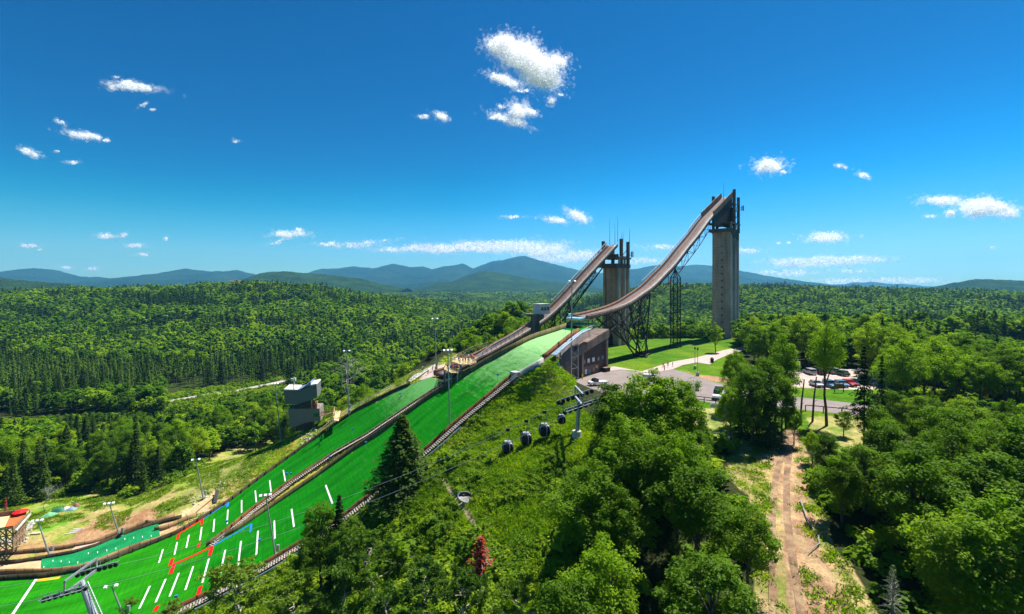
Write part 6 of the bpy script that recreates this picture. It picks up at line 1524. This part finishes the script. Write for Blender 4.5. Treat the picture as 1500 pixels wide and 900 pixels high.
# ------------------------------------------------------------------ the little hill and its boards, lower left
KN = [(266,781),(235,792),(217,797),(190,806),(168,815),(140,827),(110,836),(70,840),(30,840),(-40,842)]
KF = [(266,760),(224,771),(200,779),(170,790),(140,803),(110,812),(78,818),(30,826),(0,829),(-40,832)]
def gp(q, lift=.25): p = G(*q); return p+UP*lift
KNp = resample([gp(q) for q in KN], 1.2); KFp = resample([gp(q) for q in KF], 1.2)
def samp(L, t): k = t*(len(L)-1); i = min(int(k), len(L)-2); return L[i].lerp(L[i+1], k-i)
sm = empty('childrens_landing_hill', samp(KNp, .3), 'small curved landing lane of teal green matting at the lower left', 'ski jump hill')
mt_k = matting('teal_matting', 0, 0, base=((.006,.17,.05),(.012,.24,.075)), pale=None); rows = []; uv = []
kf0, kf1 = .16, .62
for k in range(41):
    t = lerp(.10, .63, k/40); tf = lerp(.12, .66, k/40); a, b = samp(KNp, t), samp(KFp, tf); rows.append([a.lerp(b, j/8)+UP*.12 for j in range(9)]); uv += [(k*1.2, j*.9) for j in range(9)]
for r in rows:
    for p in r: p.z = max(p.z, gz1(p.x, p.y)+.1)
attach(strip_mesh('matting', rows, mt_k, uv), 'matting', sm)
mb = MB()
for k in range(13):
    r = rows[3+3*k]; a = r[2+(k*5) % 4]+UP*.08; b = r[min(8, 4+(k*5) % 4)]+UP*.08; mb.beam(a, a.lerp(b, .45), .1, .02)
mk = mb.build('distance_marks', M['white'], sm); mk['kind'] = 'stuff'
path_sheet('dirt_outrun', [(75,822),(60,838),(0,842),(-30,842),(-30,829),(0,829)], mat('pale_dirt', (.5, .33, .18), 1, .2, .5), .3)
path_sheet('dirt_lane', [(110,802),(168,788),(182,778),(226,764),(228,768),(200,778),(175,791),(130,802),(104,808)], mat('pink_dirt', (.46, .33, .26), 1, .15, .5), .15)
wall(KNp, 0.8, .14, M['board_tan'], 'dark-topped board wall on the near side of the small teal lane')
wall(KFp, 0.8, .14, M['board_dark'], 'board wall on the far side of the small teal lane')
wall(resample([gp(q) for q in [(230,763),(205,771),(170,784),(140,796),(90,805),(30,811),(-40,816)]], 1.5), .7, .14, M['board_tan'], 'board wall farthest from the small teal lane along the pale dirt')
wall(resample([gp(q) for q in [(255,756),(240,764),(228,769),(214,768)]], 1.5), .9, .3, M['board_tan'], 'short stub of tan boards above the top of the small teal lane')
wall(resample([gp(q) for q in [(288,756),(268,765),(245,775),(226,779)]], 1.5), .8, .3, M['board_tan'], 'curved tan board wall between the stony bank and the small teal lane')
st_ = empty('log_stack', gp((290,745)), 'long low timber crib at the bottom of the stony bank by the dark wall', 'timber crib'); a, b = gp((275,762)), gp((318,726))
mb = MB()
for k in range(5): o_ = Vector((-.5*k, .55*k, 0)); mb.beam(a+o_+UP*.2, b+o_+UP*.2, .28)
mb.build('logs', M['boards_tan'], st_).data; 
mb = MB(); mb.beam(gp((315,738)), gp((318,726))+UP*1.2, .8, .2); mb.build('end_board', M['dark'], st_)
# boulders on the banks
def rocks(poly, n, s0, s1, label, seed):
    rs = random.Random(seed); k = 0; xs_ = [p[0] for p in poly]; ys_ = [p[1] for p in poly]; mb = MB()
    while k < n:
        a, b = rs.uniform(min(xs_), max(xs_)), rs.uniform(min(ys_), max(ys_))
        if not inpoly(np.array([a]), np.array([b]), poly)[0]: continue
        k += 1; c = G(a, b); r = rs.uniform(s0, s1); n_l = [(0, 1)]; vs = []; 
        for (z, rr) in ((-.4, .7), (.1, 1), (.6, .75), (.85, .3)):
            for j in range(7): t = 2*math.pi*j/7+rs.uniform(-.2, .2); q = rr*rs.uniform(.8, 1.15); vs.append(c+Vector((math.cos(t)*q*r, math.sin(t)*q*r*.8, z*r*rs.uniform(.9, 1.1))))
        fs = [(7*l+j, 7*l+(j+1) % 7, 7*l+7+(j+1) % 7, 7*l+7+j) for l in range(3) for j in range(7)]+[tuple(range(21, 28))]
        mb.add(vs, fs)
    o = mb.build('boulders', M['stone']); o['kind'] = 'stuff'; o['label'] = label; return o
rocks([(438,646),(460,627),(466,633),(444,655)], 26, .2, .55, 'pale rubble at the top of the dark wall below the judges tower', 1)
rocks([(424,625),(445,618),(458,626),(440,640),(425,638)], 26, .3, .7, 'rubble at the foot of the judges tower', 2)
rocks([(0,790),(35,784),(42,762),(50,770),(38,795),(0,802)], 60, .25, .6, 'heaps of pale stones round the orange deck', 3)
rocks([(275,735),(330,700),(335,712),(290,745)], 30, .2, .5, 'stones on the bank above the small hill', 4)
# orange deck on trestles at the left edge
dk = empty('timber_deck', G(15, 785), 'orange covered terrace on crossed timber trestles at the left edge', 'terrace'); DY = 112
def D6(a, b, Y): return W(a/9, 720+b/9, Y)
top = [D6(-300, 545, 105.3), D6(175, 470, 107.8), D6(340, 308, 113.5), D6(-200, 372, 111)]
zt = sum(p.z for p in top)/4; tops_ = [Vector((p.x, p.y, zt+(p.z-zt)*.15)) for p in top]
mb = MB(); mb.prism([tops_[0].lerp(tops_[1], .76), tops_[1], tops_[2], tops_[3].lerp(tops_[2], .62)][::-1], UP*.3); mb.build('orange_floor', M['orange'], dk)
mb = MB(); mb.prism([tops_[0], tops_[0].lerp(tops_[1], .755), tops_[3].lerp(tops_[2], .615), tops_[3]][::-1], UP*.28); mb.build('plank_floor', M['boards_tan'], dk)
mb = MB(); A, B = tops_[0], tops_[1]; C2 = tops_[2]
for (p, q, n) in ((A, B, 5), (B, C2, 4)):
    for k in range(n):
        a, b = p.lerp(q, k/n), p.lerp(q, (k+1)/n)
        for l in range(3): z0, z1 = -5.0+l*1.6, -3.4+l*1.6; mb.beam(a+UP*z0, b+UP*z1, .16); mb.beam(b+UP*z0, a+UP*z1, .16)
        mb.beam(a-UP*5.6, a, .26)
    for z_ in (-5, -3.4, -1.8, -.2): mb.beam(p+UP*z_, q+UP*z_, .2)
o = mb.build('trestle', mat('weathered_trestle', (.24, .16, .10), .85, .3, 1), dk)
mb = MB()
for (p, q, n) in ((tops_[3], C2, 8),):
    for k in range(n+1): a = p.lerp(q, k/n); mb.beam(a, a+UP*1.3, .12)
    mb.prism([p+UP*.3, q+UP*.3, q+UP*1.3, p+UP*1.3], Vector((0, .15, 0)))
mb.build('back_rail', M['rust'], dk)
mb = MB(); mb.beam(D6(210, 520, 107), D6(400, 300, 114), .35); mb.beam(D6(395, 300, 114), D6(395, 240, 114), .2); mb.build('outrigger', M['stone'], dk)
um = empty('parasol', D6(270, 262, 113), 'bright red parasol on the orange terrace', 'parasol'); q = Vector(D6(270, 262, 113)); mb = MB()
ap = q+UP*.5; rim = [q+Vector((math.cos(2*math.pi*k/8)*1.5, math.sin(2*math.pi*k/8)*1.5, -.1)) for k in range(8)]
for k in range(8): mb.prism([ap, rim[k], rim[(k+1) % 8]], UP*.04)
mb.build('canopy', M['red'], um); mb = MB(); mb.tube(q-UP*2.6, ap, .06, n=6); mb.build('pole', M['dark'], um)
# loose things on the dirt: folded nets, planks, tarpaulins
def heap(px, py, L, Wd, H_, rz, m, label, cat, name):
    c = G(px, py); rs = random.Random(int(px)); vs = []; nx, ny = 8, 6; mb = MB(); ca, sa = math.cos(rz), math.sin(rz)
    for i in range(nx+1):
        for j in range(ny+1):
            u, v = i/nx*2-1, j/ny*2-1; h = max(0, 1-u*u)*max(0, 1-v*v)*H_*(.6+.7*rs.random()); x_, y_ = u*L/2, v*Wd/2; X_, Y_ = c.x+x_*ca-y_*sa, c.y+x_*sa+y_*ca; vs.append(Vector((X_, Y_, gz1(X_, Y_)+.03+h)))
    mb.add(vs, [(i*(ny+1)+j, (i+1)*(ny+1)+j, (i+1)*(ny+1)+j+1, i*(ny+1)+j+1) for i in range(nx) for j in range(ny)])
    o = mb.build(name, m, None, True); tag(o, label, cat); return o
tg = mat('green_tarp', (.12, .32, .16), .6, .3, .8); tw = mat('pale_tarp', (.6, .62, .55), .7, .3, 1.2)
heap(72, 756, 3.4, 2.7, 0.8, .4, tg, 'light green tarpaulin heap on the grass above the pole by the deck', 'tarpaulin', 'tarpaulin')
heap(86, 749, 3.5, 2.1, 1.1, .2, mat('dark_green_tarp', (.02, .14, .08), .7), 'dark green covered pile at the forest edge', 'pile', 'covered_pile')
heap(97, 747, 2.6, 1.6, 0.8, .1, tw, 'pale covered pile second from the right at the forest edge', 'pile', 'covered_pile')
heap(104, 747, 2.4, 1.6, 0.8, .3, M['steel_blue'], 'blue-grey covered pile at the forest edge', 'pile', 'covered_pile')
heap(111, 743, 2.1, 1.6, 1.0, 0, M['rust'], 'rusty drum heap rightmost at the forest edge', 'pile', 'covered_pile')
mb = MB(); a, b = G(46, 783), G(61, 782); mb.beam(a+UP*.2, b+UP*.2, .9, .3); tag(mb.build('plank_stack', M['boards_tan']), 'single pale plank stack lying on the green patch by the deck', 'planks')
mb = MB(); c = G(108, 780)
for k in range(5): mb.beam(c+Vector((-1.2+.5*(k%2), .55*k-1.1, .1+.03*k)), c+Vector((.9, .5*k-.3, .15)), .14, .1)
tag(mb.build('plank_stack', M['white']), 'scattered white planks on the dry grass', 'planks')
# culvert mouth on the slope
cv = empty('culvert', G(683, 737), 'round blue-lined culvert mouth with white concrete apron in the slope', 'culvert'); c = G(683, 735); mb = MB(); n = 20
ax1 = Vector((1, .1, -.25)).normalized(); ax2 = Vector((0, .75, .62)).normalized()
o1 = [c+ax1*math.cos(2*math.pi*k/n)*1.45+ax2*math.sin(2*math.pi*k/n)*.95+UP*.25 for k in range(n)]; o1 = [p+UP*.45 for p in o1]; cc_ = sum(o1, Vector())/n; o2 = [cc_+(p-cc_)*.9+UP*.03 for p in o1]
for k in range(n): mb.quad(o1[k], o1[(k+1) % n], o2[(k+1) % n], o2[k]); 
for k in range(n): mb.tube(o1[k], o1[(k+1) % n], .06, n=5)
mb.build('rim', mat('blue_grey_liner', (.10, .15, .24), .5), cv)
mb = MB(); mb.poly(o2); mb.build('mouth_shade_disc', mat('pipe_dark', (.006, .006, .007), 1, .2, 2, spec=0), cv)  # flat near-black disc; the shade inside the pipe is put into its colour
mb = MB(); mb.prism([o1[k]+Vector((0, -.06, .06)) for k in (11, 12, 13, 14, 15, 16, 17, 18, 19)]+[cc_+Vector((.5, 0, .08)), cc_+Vector((-.3, .1, .08))], UP*.06); mb.build('apron', M['concrete_light'], cv)
mb = MB(); mb.beam(c+Vector((-.5, 0, -.3)), c+Vector((-.5, .3, 1.1)), .28); mb.build('post', M['boards_tan'], cv)
# snow gun box by the near stairs
sgn = empty('pump_box', W(672, 636, 106.5), 'white pump box beside the steps of the large hill below the floodlight pole', 'box'); q = W(671, 630, 106); mb = MB(); mb.box(q, 1.0, .9, .9, .5); mb.build('housing', M['white'], sgn); mb = MB(); mb.tube(q+Vector((1.1, 0, -.6)), q+Vector((1.1, 0, .8)), .3, n=10); mb.build('valve', M['dark'], sgn)
# fallen bleached branch lying in the shade beside the track
mb = MB(); pts = [G(*q)+UP*.3 for q in [(1172,735),(1183,765),(1199,790),(1200,800),(1184,813)]]; mb.path(pts, .09, .05, 5); mb.path([pts[2], pts[2]+Vector((.8, .5, .4))], .05, n=4)
tag(mb.build('fallen_branch', M['deadwood']), 'long bleached fallen branch lying in the shade right of the track', 'branch')
# ski-lodge roof and mast on the left skyline
lod = empty('distant_building', W(345, 413, 1250), 'tiny grey building on the skyline at the left', 'building'); q = W(345, 414.5, 1250); mb = MB(); mb.box(q-UP*6, 26, 12, 9); mb.build('walls', M['concrete_light'], lod); mb = MB(); mb.prism([q+Vector((-14, -7, 3)), q+Vector((14, -7, 3)), q+Vector((14, 0, 7)), q+Vector((-14, 0, 7))], Vector((0, 7, 0))); mb.build('roof', M['concrete_dark'], lod)
# ------------------------------------------------------------------ camera, light, sky, air
cam = bpy.data.cameras.new('camera'); co = bpy.data.objects.new('camera', cam); COL.objects.link(co); SC.camera = co
cam.lens = 36*F/1500; cam.sensor_width = 36; cam.shift_y = -(450-HY)/1500; co.rotation_euler = (R(90), 0, 0); cam.clip_start = .5; cam.clip_end = 90000
SUN_AZ, SUN_EL, EXPO = R(47), R(60), 1.12
w = bpy.data.worlds.new('World'); SC.world = w; w.use_nodes = True; nt = w.node_tree; nt.nodes.clear()
sky = nt.nodes.new('ShaderNodeTexSky'); sky.sky_type = 'NISHITA'; sky.sun_disc = False; sky.sun_elevation = SUN_EL; sky.sun_rotation = SUN_AZ
sky.altitude = 600; sky.air_density = 1.0; sky.dust_density = .15; sky.ozone_density = 2.2
hs = nt.nodes.new('ShaderNodeHueSaturation'); hs.inputs['Saturation'].default_value = 1.30; hs.inputs['Hue'].default_value = .487; hs.inputs['Value'].default_value = 1
nt.links.new(sky.outputs[0], hs.inputs['Color'])
gm = nt.nodes.new('ShaderNodeMix'); gm.data_type = 'RGBA'; gm.blend_type = 'MULTIPLY'; gm.inputs[0].default_value = 1; gm.inputs[7].default_value = (.26, .82, 1.08, 1); nt.links.new(hs.outputs[0], gm.inputs[6])
bg = nt.nodes.new('ShaderNodeBackground')
def vm(a, k):
    v = nt.nodes.new('ShaderNodeVectorMath'); v.operation = 'SCALE'; nt.links.new(a, v.inputs[0]); v.inputs['Scale'].default_value = k; return v.outputs[0]
k_ = .06*2**EXPO; cv = nt.nodes.new('ShaderNodeRGBCurve'); nt.links.new(vm(gm.outputs[2], k_), cv.inputs['Color'])
for ch, pts in ((0, [(.03, .0045), (.056, .008), (.084, .055), (.178, .27), (.35, .5)]), (1, [(.22, .127), (.35, .222), (.451, .352), (.584, .515)]), (2, [(.55, .37), (.85, .61), (.93, .73)])):
    c = cv.mapping.curves[ch]
    for q in pts: c.points.new(*q)
    c.points[-1].location = (1, .86)
cv.mapping.use_clip = False; cv.mapping.update()
nt.links.new(vm(cv.outputs[0], 1/k_), bg.inputs[0]); bg.inputs[1].default_value = .06
wo = nt.nodes.new('ShaderNodeOutputWorld'); nt.links.new(bg.outputs[0], wo.inputs[0])
sl = bpy.data.lights.new('sun', 'SUN'); so = bpy.data.objects.new('sun', sl); COL.objects.link(so)
sl.energy = 5.0; sl.angle = R(.53); sl.color = (1, .955, .88)
sdv = Vector((math.sin(SUN_AZ)*math.cos(SUN_EL), math.cos(SUN_AZ)*math.cos(SUN_EL), math.sin(SUN_EL)))
so.rotation_euler = sdv.to_track_quat('Z', 'Y').to_euler()
SC.render.engine = 'CYCLES'
SC.view_settings.view_transform = 'Standard'; SC.view_settings.look = 'None'; SC.view_settings.exposure = EXPO; SC.view_settings.gamma = 1
SC.cycles.max_bounces = 6; SC.cycles.diffuse_bounces = 4; SC.cycles.glossy_bounces = 2; SC.cycles.transmission_bounces = 4; SC.cycles.transparent_max_bounces = 64; SC.cycles.volume_bounces = 1
if HAZE:
    mb = MB(); mb.prism([(-9000, -300, -95), (9000, -300, -95), (9000, 9800, -95), (-9000, 9800, -95)], (0, 0, 95+470))
    m, nt, out = nodes('air'); pv = nt.nodes.new('ShaderNodeVolumePrincipled'); nt.links.new(pv.outputs[0], out.inputs['Volume'])
    pv.inputs['Color'].default_value = (.17, .56, 1.0, 1); pv.inputs['Density'].default_value = 5.9e-5; pv.inputs['Anisotropy'].default_value = .2
    o = mb.build('haze', m); o['kind'] = 'stuff'; o['label'] = 'thin blue air between the camera and the far mountains'
